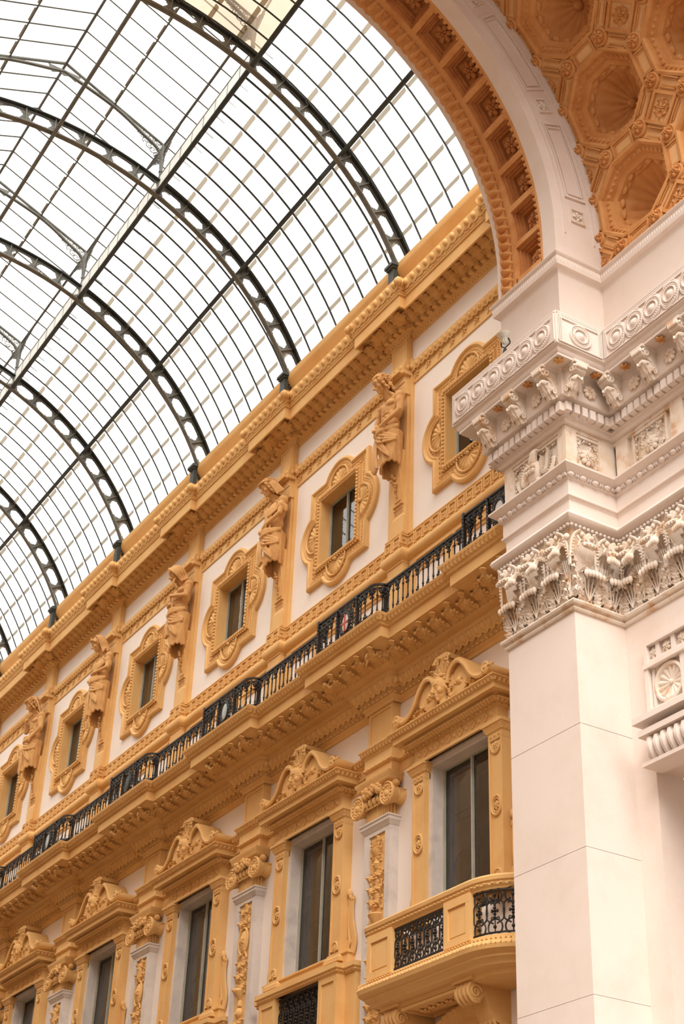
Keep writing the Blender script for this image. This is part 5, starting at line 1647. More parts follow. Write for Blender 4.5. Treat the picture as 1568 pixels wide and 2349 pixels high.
# ------------------------------------------------------------------ ionic pilasters
plab = {0: 'ionic pilaster whose relief shows a flaming torch and vases, left of the projecting balcony',
        1: 'ionic pilaster with a shield and trophy relief, second from the corner pier',
        2: 'ionic pilaster with a figure and oval shield relief, third from the corner pier',
        3: 'ionic pilaster with a small dancing figure relief, fourth from the corner pier',
        4: 'ionic pilaster half cut off by the left picture edge'}
def ionic(n):
    cx = -B * n
    t = thing('ionic_pilaster', (cx, -.3, 7), plab[n], 'pilaster', 'ionic pilasters between the lower windows')
    m = M()
    zt = 9.47
    m.add(box(cx - .37, cx + .37, -.36, -.222, 3.5, zt))
    for a, b in ((-.39, -.25), (.25, .39)): m.add(box(cx + a, cx + b, -.40, -.222, 3.5, zt))
    m.add(box(cx - .39, cx + .39, -.40, -.222, 9.34, zt))
    for a, b in ((-.27, -.24), (.24, .27)): m.add(box(cx + a, cx + b, -.385, -.34, 3.5, 9.36))
    m.add(sweep([(0, 9.40), (.02, 9.42), (.03, 9.45), (.06, 9.49), (.06, 9.53), (.08, 9.55), (.08, 9.575), (0, 9.59)], [(cx - .39, -.222), (cx - .39, -.40), (cx + .39, -.40), (cx + .39, -.222)]))
    m.build('marble_shaft', GREYM, t, smooth=30)
    m = M(); m.add(box(cx - .24, cx + .24, -.368, -.3, 3.5, 9.33)); m.build('inset_panel', OCHRE, t)
    m = M()
    y = -.37
    if n == 0:
        m.add(lathe([(.001, -.0), (.06, .02), (.10, .10), (.06, .14), (.05, .22), (.12, .30), (.13, .34), (.05, .36), (.001, .36)], 14), tr(cx, y, 8.72))
        for q in range(7): m.add(leaf(.06, .20, .2, 1, 5, 7), out(cx - .09 + .03 * q, y - .02, 9.02, ry((q - 3) * .12)))
        m.add(lathe([(.001, 0), (.05, .0), (.06, .08), (.04, .16), (.13, .30), (.15, .34), (.14, .36), (.001, .36)], 14), tr(cx, y, 7.62))
        acanthus_scrollwork(m, cx, 8.38, y, .42, .70, 5); acanthus_scrollwork(m, cx, 9.05, y, .30, .40, 8); [m.add(leaf(.05, .16, .2, 1, 5, 7), out(cx + a_, y - .05, 9.10, ry(a_ * 2))) for a_ in (-.08, -.04, 0, .04, .08)]; acanthus_scrollwork(m, cx, 7.35, y, .42, .5, 6); acanthus_scrollwork(m, cx, 6.3, y, .42, 1.4, 7)
    else:
        acanthus_scrollwork(m, cx, 9.05, y, .40, .42, 10 + n)
        m.add(ell(cx, y, 8.62, .15, .07, .22, 16, 10)); a = np.linspace(0, 2 * pi, 26); m.add(tube(np.stack([cx + .17 * np.cos(a), np.full(26, y - .03), 8.62 + .25 * np.sin(a)], 1), .022, 6)); m.add(rosette(.09, .06, 6), out(cx, y - .05, 8.62))
        for s_ in (-1, 1):
            m.add(cap((cx + s_ * .18, y - .01, 8.95), (cx - s_ * .16, y - .03, 8.30), .016, .02, 6, 4)); m.add(ell(cx + s_ * .18, y - .03, 8.98, .03, .03, .06, 7, 5))
        acanthus_scrollwork(m, cx, 7.95, y, .42, .62, 20 + n)
        m.add(lathe([(.001, 0), (.05, .0), (.06, .05), (.035, .12), (.10, .22), (.12, .28), (.10, .32), (.001, .33)], 14), tr(cx, y, 7.42))
        m.add(ell(cx, y - .02, 7.30, .11, .06, .10, 12, 8))
        acanthus_scrollwork(m, cx, 6.7, y, .42, 1.0, 30 + n)
        if n >= 2: m.add(cap((cx, y - .02, 8.9), (cx, y - .02, 9.12), .05, .06, 8, 5)); m.add(ell(cx, y - .03, 9.20, .04, .04, .045, 8, 6))
    m.build('relief', OCHRE, t)
    # capital
    m = M()
    m.add(box(cx - .35, cx + .35, -.38, -.222, 9.56, 9.86))
    for q in range(13):
        x = cx - .33 + .055 * q; m.add(box(x - .018, x + .018, -.40, -.37, 9.60, 9.84))
    for q in (-.36, -.30, -.24): m.add(box(cx + .34, cx + .37, q - .018, q + .018, 9.60, 9.84))
    cpn = m.build('capital', OCHRE, t, smooth=20)
    for s_ in (-1, 1):
        m = M()
        vx = cx + s_ * .46
        m.add(tube([(vx, -.22, 9.90), (vx, -.34, 9.90), (vx, -.50, 9.90)], [.16, .12, .19], 24)); m.add((lathe([(.205, 0), (.205, .03), (.185, .045), (.165, .02), (.11, .02), (.10, .035), (.085, .03), (.06, .02), (.045, .045), (.001, .06)], 28)[0] @ rx(-pi / 2).T, lathe([(0, 0)] * 10, 28)[1]), out(vx, -.50, 9.90))
        for q in range(14):
            an = 2 * pi * q / 14
            m.add(ell(vx + .138 * cos(an), -.528, 9.90 + .138 * sin(an), .024, .02, .024, 7, 5))
        for q in range(6): m.add(leaf(.09, .18, .1, 1, 5, 7), tr(vx + s_ * .12, -.24 - .05 * q, 9.86, rz(pi / 2 if s_ < 0 else -pi / 2)))
        m.build('volute', OCHRE, cpn)
    m = M()
    m.add(box(cx - .33, cx + .33, -.44, -.25, 9.86, 9.96))
    for q in range(5):
        x = cx - .26 + .13 * q
        m.add(ell(x, -.46, 9.92, .042, .055, .075, 10, 7)); a = np.linspace(pi, 2 * pi, 10); m.add(tube(np.stack([x + .058 * np.cos(a), np.full(10, -.46), 9.96 + .11 * np.sin(a)], 1), .012, 5))
    for q in range(9): m.add(ell(cx - .28 + .07 * q, -.45, 9.83, .028, .028, .022, 7, 5))
    rnd = random.Random(n)
    for q in range(26): m.add(ell(cx + rnd.uniform(-.30, .30), -.50 - rnd.uniform(0, .05), 10.06 + rnd.uniform(-.05, .08), .045, .045, .045, 7, 5))
    m.add(rosette(.10, .09, 6), out(cx, -.50, 10.12)); 
    for s_ in (-1, 1): m.add(leaf(.14, .26, .3, 2, 7, 9), out(cx + s_ * .10, -.48, 10.02, ry(s_ * 1.2))); m.add(ell(cx + s_ * .22, -.52, 10.04, .07, .06, .07, 9, 7))
    for q in range(2): m.add(rosette(.08, .08, 5), tr(cx + .52, -.33, 10.13, rz(-pi / 2) @ OUT))
    m.add(ell(cx + .48, -.36, 10.11, .09, .07, .07, 9, 7))
    m.build('festoon', OCHRE, cpn)
    m = M()
    m.add(sweep([(0, 10.12), (.08, 10.17), (.10, 10.20), (.10, 10.24), (.13, 10.28), (.13, 10.32), (0, 10.36)], [(cx - .40, -.222), (cx - .40, -.42), (cx + .40, -.42), (cx + .40, -.222)]))
    m.build('abacus', OCHRE, cpn)
    # frieze block above the entablature
    m = M()
    m.add(box(cx - .38, cx + .38, -.365, -.222, 10.95, 11.66))
    for b_ in (box(cx - .38, cx + .38, -.385, -.36, 10.95, 11.06), box(cx - .38, cx + .38, -.385, -.36, 11.58, 11.66), box(cx - .38, cx - .32, -.385, -.36, 10.95, 11.66), box(cx + .32, cx + .38, -.385, -.36, 10.95, 11.66)): m.add(b_)
    m.build('frieze_block', OCHRE, t, smooth=0)
for n in range(0, 5): ionic(n)
m = M()
for n in (-1, 5, 6):
    cx = -B * n
    m.add(box(cx - .38, min(cx + .38, 5.04), -.385, -.2, 10.95, 11.66)); m.add(box(cx - .39, min(cx + .39, 5.04), -.40, -.2, 3.5, 10.36))
o = m.build('trim_21', OCHRE, smooth=0); o['kind'] = 'structure'

# ------------------------------------------------------------------ projecting balcony beside the pier
bx, R0 = 2.32, .86
def bal_path(d=0):
    p = []
    for a in np.linspace(pi, pi / 2, 12): p.append((bx - 1.34 + .28 * cos(a), -.24 - R0 * sin(a)))
    for a in np.linspace(pi / 2, 0, 12): p.append((bx + 1.34 + R0 * 1.0 * cos(a), -.24 - R0 * sin(a)))
    return p
BPH = bal_path()
bal = thing('stone_balcony', (bx, -.7, 6.5), 'projecting ochre balcony with curved ends and iron grilles, beside the corner pier', 'balcony')
m = M()
m.add(sweep([(-.12, 7.20), (.0, 7.20), (.01, 7.23), (.04, 7.25), (.04, 7.29), (.07, 7.31), (.08, 7.36), (.06, 7.39), (-.20, 7.40), (-.20, 7.20)], BPH))
m.build('top_rail', OCHRE, bal)
m = M()
for R, q in along(BPH, .045, .10, 7.27, minlen=.2): m.add(beadreel(.1, .018), (R, q))
m.build('bead_moulding', OCHRE, bal)
m = M()
yf = -.24 - R0
for a, b in ((bx - 1.34, bx - .66), (bx + .72, bx + 1.36)):
    m = M()
    m.add(box(a, b, yf - .02, yf + .16, 6.54, 7.22))
    for q in (a, b - .10): m.add(box(q, q + .10, yf - .05, yf, 6.54, 7.22))
    m.add(box(a, b, yf - .05, yf, 7.10, 7.22)); m.add(box(a, b, yf - .05, yf, 6.54, 6.64))
    m.add(box(a + .13, b - .13, yf - .03, yf, 6.68, 7.06))
    m.build('post', OCHRE, bal, smooth=0)
m = M()
m.add(sweep([(-R0, 6.56), (.0, 6.56), (.03, 6.54), (.03, 6.50), (.08, 6.48), (.14, 6.44), (.16, 6.39), (.14, 6.33), (.08, 6.30), (.04, 6.28), (.04, 6.25), (-.03, 6.22), (-.06, 6.17), (-.20, 6.14), (-.22, 6.08), (-.30, 6.06), (-R0, 6.06)], BPH))
m.build('slab', OCHRE, bal)
m = M()
for R, q in along(BPH, .135, .07, 6.39, minlen=.2): m.add(leaf(.08, .13, .2, 1, 5, 7), (R @ ry(1.2), q + R @ np.array([-.05, 0, -.03]))); m.add(leaf(.07, .11, .2, 1, 5, 7), (R @ ry(.9), q + R @ np.array([-.03, -.01, .03])))
for R, q in along(BPH, .15, .10, 6.39, minlen=.2): m.add(ell(0, 0, .02, .016, .018, .016, 5, 4), (R, q))
m.build('laurel_garland', OCHRE, bal)
m = M(); grille(m, bx + .03, 1.38, 6.57, 7.19, yf + .02, 7); m.build('front_grille', BLACK, bal)
m = M()
arcL = R0 * pi / 2
def bend(v):
    s_ = (v[:, 0] + arcL / 2) / arcL * (pi / 2)
    r_ = R0 + v[:, 1] - .02
    return np.stack([bx + 1.36 + r_ * np.sin(s_), -.24 - r_ * np.cos(s_), v[:, 2]], 1)
grille(m, 0, arcL, 6.57, 7.19, 0, 5, bend); m.build('curved_grille', BLACK, bal)
for s_ in (-1, 1):
    m = M()
    c = bx + (.88 if s_ > 0 else -1.0)
    pr = [(-.2, 6.10), (-.88, 6.10), (-.93, 6.02), (-.93, 5.92), (-.86, 5.84), (-.76, 5.84), (-.68, 5.92), (-.62, 5.86), (-.58, 5.72), (-.50, 5.60), (-.42, 5.58), (-.42, 5.46), (-.38, 5.38), (-.30, 5.36), (-.2, 5.40)]
    m.add(extrx(pr, c - .17, c + .17)); m.add(box(c - .24, c + .24, -.95, -.2, 6.10, 6.16))
    for q in (-.14, -.05, .05, .14): m.add(tube(curve([(c + q, -.90, 6.06), (c + q, -.95, 5.95), (c + q, -.86, 5.83), (c + q, -.74, 5.84)], 10), .028, 6)); m.add(tube(curve([(c + q, -.52, 5.64), (c + q, -.46, 5.52), (c + q, -.40, 5.40), (c + q, -.28, 5.36)], 8), .028, 6))
    for e_ in (-1, 1):
        v, f = spiral(.10, 1.7, .02, .02, 1, 26); m.add((v @ rz(pi / 2).T, f), tr(c + e_ * .175, -.83, 5.95)); v, f = spiral(.08, 1.6, .018, .02, 1, 24); m.add((v @ rz(pi / 2).T, f), tr(c + e_ * .175, -.36, 5.47))
    m.build('scroll_bracket', OCHRE, bal)
m = M()
for b_ in (box(bx - .7, bx + .7, -.9, -.86, 6.02, 6.06), box(bx - .7, bx + .7, -.34, -.30, 6.02, 6.06), box(bx - .74, bx - .70, -.9, -.3, 6.02, 6.06), box(bx + .70, bx + .74, -.9, -.3, 6.02, 6.06)): m.add(b_)
for q in range(6): m.add((np.asarray(rosette(.10, .05, 6)[0]) @ rx(-pi / 2).T, rosette(.10, .05, 6)[1]), tr(bx - .55 + .22 * q, -.6, 6.055))
m.build('soffit_panel', OCHRE, bal)
# arch head of the opening below
ar = thing('leafy_arch', (2.38, -.3, 4.8), 'top of a round arch with leaf mouldings under the projecting balcony, at the bottom edge', 'arch')
m = M()
def arcsweep(prof, cx, cz, n=48, a0=0, a1=pi):
    aa = np.linspace(a0, a1, n)
    return gridf(np.array([[(cx + r * cos(a), y, cz + r * sin(a)) for r, y in prof] for a in aa]))
m.add(arcsweep([(1.0, -.1), (1.0, -.26), (1.04, -.28), (1.10, -.28), (1.12, -.32), (1.18, -.36), (1.20, -.40), (1.27, -.40), (1.30, -.36), (1.31, -.2)], 2.38, 4.76))
m.build('arch_moulding', OCHRE, ar)
m = M()
for a in np.linspace(.03, pi - .03, 44): m.add(leaf(.085, .10, .4, 1, 5, 6), out(2.38 + 1.15 * cos(a), -.34, 4.76 + 1.15 * sin(a), ry(pi / 2 - a)))
for a in np.linspace(.03, pi - .03, 30): m.add(leaf(.10, .15, .1, 1, 5, 6), out(2.38 + 1.24 * cos(a), -.41, 4.76 + 1.24 * sin(a), ry(-a)))
m.build('leaf_moulding', OCHRE, ar)
m = M(); m.add(gridf(np.array([[(2.38 + r * cos(a), -.225, 4.76 + r * sin(a)) for r in (0.01, 1.0)] for a in np.linspace(0, pi, 30)]))); m.build('tympanum', TERRA, ar)
# ------------------------------------------------------------------ iron balcony railing
ZR0, ZR1 = 12.69, 13.50
def baluster(m, T, big=True):
    def A(sh): m.add((T(np.asarray(sh[0], float)), sh[1]))
    h = ZR1 - ZR0
    A(lathe([(.012, .02), (.014, .30), (.022, .31), (.016, .34), (.012, .40), (.013, .58), (.024, .60), (.016, .63), (.012, .66), (.012, h - .02)], 7))
    if big:
        for s_ in (-1, 1):
            A(ell(s_ * .055, .015, .07, .034, .03, .034, 7, 5)); A(ell(s_ * .035, .02, h - .16, .026, .026, .03, 6, 5)); A(ell(s_ * .05, .015, h - .07, .024, .024, .024, 6, 5))
            A((spiral(.058, 1.3, .014, .016, s_, 14, -1.0)[0] + np.array([s_ * .056, 0, .10]), spiral(.05, 1.3, .01, .012, s_, 14)[1]))
            A((spiral(.040, 1.2, .009, .012, s_, 12, 1.0)[0] + np.array([s_ * .045, 0, .21]), spiral(.04, 1.2, .01, .012, s_, 12)[1]))
            A((spiral(.035, 1.2, .010, .012, s_, 12)[0] + np.array([s_ * .045, 0, h - .10]), spiral(.04, 1.2, .01, .012, s_, 12)[1]))
            A(ell(s_ * .04, .01, .155, .022, .02, .022, 6, 4))
        for s_ in (-1, 1):
            for q in ((.03, .14), (.06, .13), (.03, .03), (.065, .20), (.03, h - .24), (.055, h - .13)): A(ell(s_ * q[0], .012, q[1], .020, .022, .026, 6, 4))
        A(ell(0, .012, .25, .026, .03, .04, 7, 5)); A(ell(0, .012, .10, .03, .03, .03, 7, 5)); A(ell(0, .012, h - .12, .034, .032, .045, 7, 5)); A(ell(0, .012, h - .2, .026, .024, .03, 7, 5))
    else:
        A((spiral(.03, 1.2, .008, .010, 1, 10)[0] + np.array([0, 0, .07]), spiral(.03, 1.2, .01, .01, 1, 10)[1]))

def straight_rail(x0, x1, y, label):
    t = thing('iron_railing', ((x0 + x1) / 2, y, ZR0), label, 'railing', 'straight lengths of black iron railing')
    m = M(); m.add(box(x0, x1, y - .028, y + .028, ZR1 - .02, ZR1 + .012)); m.add(box(x0, x1, y - .012, y + .012, ZR1 - .07, ZR1 - .05)); m.build('top_rail', BLACK, t, smooth=0)
    m = M(); m.add(box(x0, x1, y - .018, y + .018, ZR0 + .01, ZR0 + .035)); m.build('bottom_rail', BLACK, t, smooth=0)
    n = int(round((x1 - x0) / .155))
    for i in range(n):
        x = x0 + (x1 - x0) * (i + .5) / n
        m = M(); baluster(m, lambda v, x=x: v @ OUT.T + np.array([x, y, ZR0]), i % 2 == 0)
        m.build('baluster', BLACK, t)
    return t

def medal_rail(n, label, mcol, mark):
    cx = -B * n
    y = -1.14; yr = -.95
    t = thing('medallion_railing', (cx, y, ZR0), label, 'railing', 'railing panels with oval medallions')
    xr = min(cx + .86, 5.0)
    pth = [(cx - 1.0, yr), (cx - 1.0, y), (cx + .74, y)] + [(cx + .74 + .22 * sin(a), y + .20 - .20 * cos(a)) for a in np.linspace(.2, pi / 2, 6)]
    m = M()
    m.add(sweep([(-.028, ZR1), (.028, ZR1), (.028, ZR1 + .03), (-.028, ZR1 + .03), (-.028, ZR1)], pth)); m.add(sweep([(-.012, ZR1 - .06), (.012, ZR1 - .06), (.012, ZR1 - .04), (-.012, ZR1 - .04), (-.012, ZR1 - .06)], pth))
    m.build('top_rail', BLACK, t, smooth=0)
    m = M(); m.add(sweep([(-.018, ZR0 + .01), (.018, ZR0 + .01), (.018, ZR0 + .04), (-.018, ZR0 + .04), (-.018, ZR0 + .01)], pth)); m.build('bottom_rail', BLACK, t, smooth=0)
    m = M()
    for x in (cx - 1.0, cx - .33, cx + .33):
        m.add(box(x - .025, x + .025, y - .03, y + .03, ZR0, ZR1 + (.06 if x < cx - .9 else 0)))
        for q in range(11): m.add(ell(x, y - .035, ZR0 + .06 + .07 * q, .014, .012, .014, 5, 4))
    m.add(box(cx + .93, cx + .985, y + .17, y + .225, ZR0, ZR1 + .03))
    m.build('posts', BLACK, t, smooth=0)
    for x in (cx - .86, cx - .70, cx - .54, cx + .46, cx + .60):
        m = M(); baluster(m, lambda v, x=x: v @ OUT.T + np.array([x, y, ZR0])); m.build('baluster', BLACK, t)
    # curved corner with a heavy scroll cluster
    m = M()
    for a in (.35, .8, 1.25):
        px, py = cx + .74 + .22 * sin(a), y + .20 - .20 * cos(a)
        baluster(m, lambda v, px=px, py=py, a=a: (v @ OUT.T) @ rz(a).T + np.array([px, py, ZR0]), a != .8)
    for q in range(16):
        a = q / 15 * 1.3
        m.add(ell(cx + .66 + .26 * sin(a), y + .16 - .20 * cos(a), ZR0 + .08 + .13 * abs(sin(q * 1.7)), .045, .045, .045, 7, 5))
    m.build('corner_scrolls', BLACK, t)
    # scrollwork round the medallion
    m = M(); rnd = random.Random(n + 9)
    for q in range(22):
        a = 2 * pi * q / 22; rx_, rz_ = .215, .32
        m.add(spiral(.05, 1.4, .011, .014, 1 if q % 2 else -1, 14, a), out(cx + rx_ * cos(a), y - .01, ZR0 + .42 + rz_ * sin(a)))
        m.add(ell(cx + .17 * cos(a), y - .02, ZR0 + .42 + .245 * sin(a), .026, .026, .026, 6, 4))
    for sx in (-1, 1):
        for sz in (-1, 1):
            m.add(leaf(.12, .18, .3, 2, 5, 7), out(cx + sx * .20, y - .01, ZR0 + .42 + sz * .25, ry(atan2(sx * .8, sz)))); m.add(spiral(.06, 1.4, .012, .014, sx, 14), out(cx + sx * .25, y, ZR0 + .42 + sz * .31))
    m.build('scrollwork', BLACK, t)
    m = M(); a = np.linspace(0, 2 * pi, 34)
    m.add(tube(np.stack([.135 * np.cos(a), np.zeros(34), .20 * np.sin(a)], 1), .028, 8), out(cx, y - .03, ZR0 + .42)); m.build('medallion_rim', BLACK, t)
    m = M(); m.add(ell(cx, y - .03, ZR0 + .42, .13, .025, .195, 30, 8)); md = m.build('medallion', mcol, t)
    if mark == 'cross':
        m = M()
        m.add(box(cx - .018, cx + .018, y - .060, y - .045, ZR0 + .25, ZR0 + .59)); m.add(box(cx - .11, cx + .11, y - .060, y - .045, ZR0 + .40, ZR0 + .435)); m.build('red_cross', REDM, md, smooth=0)
    if mark == 'half':
        P = np.array([[(cx + r * .128 * cos(a), y - .033 - .025 * sqrt(max(0, 1 - r * r)) , ZR0 + .42 + r * .192 * sin(a)) for r in np.linspace(0.01, .99, 7)] for a in np.linspace(pi, 2 * pi, 24)])
        m = M(); m.add(gridf(P)); m.build('red_half', REDM, md)
    return t
ml_ = {-1: ('railing panel with a white and red medallion, touching the corner pier', WHITEE, 'half'), 0: ('railing panel with a white medallion bearing a red cross', WHITEE, 'cross'),
       1: ('railing panel with a pale blue medallion, below the slipped-dress woman statue', BLUEE, ''), 2: ('railing panel with a dark grey medallion, below the bearded statue', DARKIRON, ''),
       3: ('railing panel with a blue-grey medallion, below the veiled statue', BLUEE, ''), 4: ('railing panel with dull grey medallion, below the youth statue', BLUEE, '')}
for n in range(-1, 5): medal_rail(n, *ml_[n])
rl = {-1: 'straight black railing between the red-cross panel and the corner pier', 0: 'straight black railing between the red-cross panel and the pale blue medallion panel', 1: 'straight black railing between the pale blue and dark grey medallion panels',
      2: 'straight black railing between the dark grey and blue-grey medallion panels', 3: 'straight black railing left of the blue-grey medallion panel', 4: 'straight black railing cut by the left picture edge'}
for k in range(-1, 4): straight_rail(-B * (k + 1) + .98, -B * k - 1.0, -.95, rl[k])
straight_rail(-B * 5 + .5, -B * 4 - 1.0, -.95, rl[4])
# ------------------------------------------------------------------ glass barrel roof
RG = 7.50
def gp(x, deg, R=RG): return (x, YC + R * cos(radians(deg)), ZG + R * sin(radians(deg)))
XG1 = 5.0
A0, A1 = 24.5, 68.0
step = 5.6
rows = [26.4 + .0, 29.5, 35.15, 40.75, 46.35, 51.9, 57.3, 62.7, 68.0]
def gsurf(x0, x1, a0, a1, R=RG, n=None):
    n = n or max(2, int(abs(a1 - a0) / 2.0))
    aa = np.linspace(a0, a1, n + 1)
    return gridf(np.array([[gp(x, a, R) for x in (x0, x1)] for a in aa]))
def glass_bay(x0, x1, label):
    t = thing('glazing_bay', ((x0 + x1) / 2, YC + 4.8, ZG + 5.5), label, 'roof glazing', 'glazed roof bays between the iron ribs')
    m = M(); m.add(gsurf(x0, x1 + (.4 if x1 > 4 else 0), A0, A1)); m.build('glass', RGLASS, t, smooth=60)
    m = M(); m.add(gsurf(x0, x1 + (.4 if x1 > 4 else 0), 180 - A1, 180 - A0)); m.build('far_glass', RGLASS, t, smooth=60)
    if x1 > 4: m = M(); m.add(gsurf(x0, x1 + .4, A1, 180 - A1)); m.build('shaded_brown_glass', BGLASS, t, smooth=60)  # brown crown glass, painted darker for the lantern end's shade
    nb = max(1, int(round((x1 - x0) / .575)))
    for i in range(nb):
        if i == 0 and x1 - x0 > 4: 
            pass
        x = x0 + (x1 - x0) * i / nb
        if abs(x / B - round(x / B)) < .02 : x += .13
        m = M()
        for a0, a1 in (((A0, A1), (180 - A1, 180 - A0)) if x1 < 4 else ((A0, 180 - A0),)):
            aa = np.linspace(a0, a1, 26)
            m.add(tube([gp(x, a, RG - .02) for a in aa], .024, 4, .034))
        m.build('glazing_bar', DARKIRON, t, smooth=0)
    m = M(); rnd = random.Random(int(x0 * 10))
    for a in rows[1:-1] + ([72.5, 78.1, 83.7, 89.3] if x1 > 4 else []):
        for side in (0, 1):
            for i in range(nb):
                xa, xb = x0 + (x1 - x0) * i / nb + .035, x0 + (x1 - x0) * (i + 1) / nb - .035
                aa = a if side == 0 else 180 - a
                w = .75 + .12 * rnd.random()
                sg_ = 1 if side == 0 else -1
                P = np.array([[gp(x, aa + sg_ * (-w / 2 if j == 0 else w / 2) + (sg_ * .22 * (abs(u) > .95) * (1 if j == 0 else 0)), RG - .035 - .03 * (1 - j)) for j in (0, 1)] for u in (-1, -.86, -.3, .3, .86, 1) for x in ((xa + xb) / 2 + u * (xb - xa) / 2,)])
                m.add(gridf(P))
    m.build('glass_laps', LAPM, t, smooth=0)
    return t
gl = {-1: 'glazed roof strip between the nearest iron rib and the stone arch', 0: 'glazed roof bay above the wall between the curly man and slipped-dress woman', 1: 'glazed roof bay above the wall between slipped-dress woman and bearded man',
      2: 'glazed roof bay above the wall between the bearded man and veiled woman', 3: 'glazed roof bay above the wall between the veiled woman and youth', 4: 'glazed roof bay next to the left edge, just beyond the youth statue', 5: 'farthest glazed roof bay at the left edge'}
for k in range(-1, NMAX): glass_bay(-B * (k + 1), -B * k if k >= 0 else 4.6, gl[k])

# iron ribs : arched trusses with cut-out webs
def rib(n):
    x = -B * n
    lab = {0: 'iron roof rib nearest the stone arch, landing above the curly-haired statue', 1: 'iron roof rib landing on the cornice above the slipped-dress woman statue', 2: 'iron roof rib landing on the cornice above the bearded statue', 3: 'iron roof rib landing on the cornice above the veiled statue',
           4: 'iron roof rib landing on the cornice above the youth statue', 5: 'iron roof rib landing at the left picture edge', 6: 'farthest iron roof rib, only its curve seen at the left edge'}[n]
    t = thing('roof_rib', (x, YC, ZG + 7), lab, 'roof rib', 'arched iron roof ribs')
    a0, a1 = 23.9, 156.1
    aa = np.linspace(a0, a1, 90)
    RI = 7.06
    def band(r0, r1, xa, xb):
        return gridf(np.array([[gp(xx, a, rr) for xx, rr in ((xa, r0), (xb, r0), (xb, r1), (xa, r1))] for a in aa]), wv=True)
    m = M(); m.add(band(RI, RI + .025, x - .07, x + .07)); m.add(band(RI, RI + .06, x - .008, x + .008)); m.build('bottom_flange', IRON, t, smooth=30)
    m = M(); m.add(band(RI + .43, RI + .455, x - .085, x + .085)); m.add(band(RI + .35, RI + .43, x - .008, x + .008)); m.build('top_flange', DARKIRON, t, smooth=30)
    ncell = 24
    da = (a1 - a0) / ncell
    for i in range(ncell + 1):
        a = a0 + da * i
        m = M()
        # stepped plate : cross-shaped silhouette around the stiffener
        for qi, (w, r0, r1) in enumerate(((.075, .0, .44), (.14, .03, .14), (.14, .30, .41), (.22, .03, .10), (.22, .34, .41), (.105, .14, .18), (.105, .26, .30), (.34, .03, .065), (.34, .375, .41))):
            th_ = .0045 + .0007 * qi
            h = math.degrees(w / RI)
            P = [gp(x - th_, a - h, RI + r0), gp(x - th_, a + h, RI + r0), gp(x - th_, a + h, RI + r1), gp(x - th_, a - h, RI + r1)]
            Q = [(x + th_, p[1], p[2]) for p in P]
            m.add((np.array(P + Q), [np.array([(0, 1, 2, 3), (7, 6, 5, 4), (0, 4, 5, 1), (1, 5, 6, 2), (2, 6, 7, 3), (3, 7, 4, 0)])]))
        h = math.degrees(.012 / RI)
        P = [gp(x - .05, a - h, RI + .02), gp(x - .05, a + h, RI + .02), gp(x - .05, a + h, RI + .44), gp(x - .05, a - h, RI + .44)]
        Q = [(x + .05, p[1], p[2]) for p in P]
        m.add((np.array(P + Q), [np.array([(0, 1, 2, 3), (7, 6, 5, 4), (0, 4, 5, 1), (1, 5, 6, 2), (2, 6, 7, 3), (3, 7, 4, 0)])]))
        m.build('web_plate', IRON, t, smooth=0)
    # shoe standing on the cornice
    m = M()
    for sgn, yb_ in ((1, 0.0), (-1, 2 * YC)):
        Y = lambda y: yb_ + (y if sgn > 0 else -y)
        m.add(box(x - .13, x + .13, *sorted((Y(-.44), Y(-.02))), 21.72, 21.77)); m.add(box(x - .16, x + .16, *sorted((Y(-.47), Y(-.02))), 21.77, 21.84)); m.add(box(x - .11, x + .11, *sorted((Y(-.42), Y(-.02))), 21.84, 21.89))
    sh_ = m.build('cap_plate', DARKIRON, t, smooth=0)
    m = M()
    m.add(box(x - .10, x + .10, -.40, -.30, 20.9, 21.72)); m.add(box(x - .13, x + .13, -.43, -.28, 20.68, 20.95))
    m.build('post', DARKIRON, t, smooth=0)
    m = M()
    for s_ in (1, ):
        P = [(-.36, 21.9), (-.02, 21.9), (-.02, 21.0), (-.36, 21.0)]
        m.add(tube([(x + .06, -.36, 21.68), (x + .06, -.06, 21.68)], .025, 5)); m.add(tube([(x + .06, -.06, 21.68), (x + .06, -.06, 20.8)], .02, 5))
        for q, z in enumerate((21.52, 21.28, 21.04)):
            v, f = spiral(.10, 1.6, .018, .02, 1 if q % 2 else -1, 22, q); m.add((v @ rz(pi / 2).T, f), tr(x + .06, -.21, z)); m.add(ell(x + .06, -.21, z, .02, .035, .035, 7, 5))
    m.build('scroll_fill', DARKIRON, sh_)
for n in range(0, NMAX + 1): rib(n)

# purlins
def purlin(x0, x1, a, R, r, mat, label, brace=True):
    t = thing('purlin', ((x0 + x1) / 2, *gp(0, a, R)[1:]), label, 'purlin')
    m = M(); m.add(tube([gp(x0, a, R), gp(x1, a, R)], r, 10, r * .8)); m.add(tube([gp(x0, a, R + .10), gp(x1, a, R + .10)], r * .6, 6)); m.build('beam', mat, t, smooth=40)
    if brace:
        for n in range(0, NMAX + 1):
            m = M()
            for s_ in (-1, 1):
                if -B * n + s_ * .9 > x1: continue
                m.add(tube([gp(-B * n + s_ * .05, a - .4, 7.10), gp(-B * n + s_ * .85, a, R - .02)], .026, 6))
            m.build('knee_brace', mat, t)
    return t
purlin(XL, 4.95, 47.0, 7.32, .055, DARKIRON, 'dark iron purlin running halfway up the glass, braced at every rib')
purlin(XL, 4.95, 68.0, 7.12, .062, DARKIRON, 'heavy iron purlin along the foot of the raised lantern', False)
purlin(XL, 0, 90.0, 6.98, .045, IRON, 'round iron purlin along the crown of the ribs')
purlin(XL, 0, 112.0, 7.12, .06, DARKIRON, 'heavy iron purlin on the far side of the lantern, top left', False)

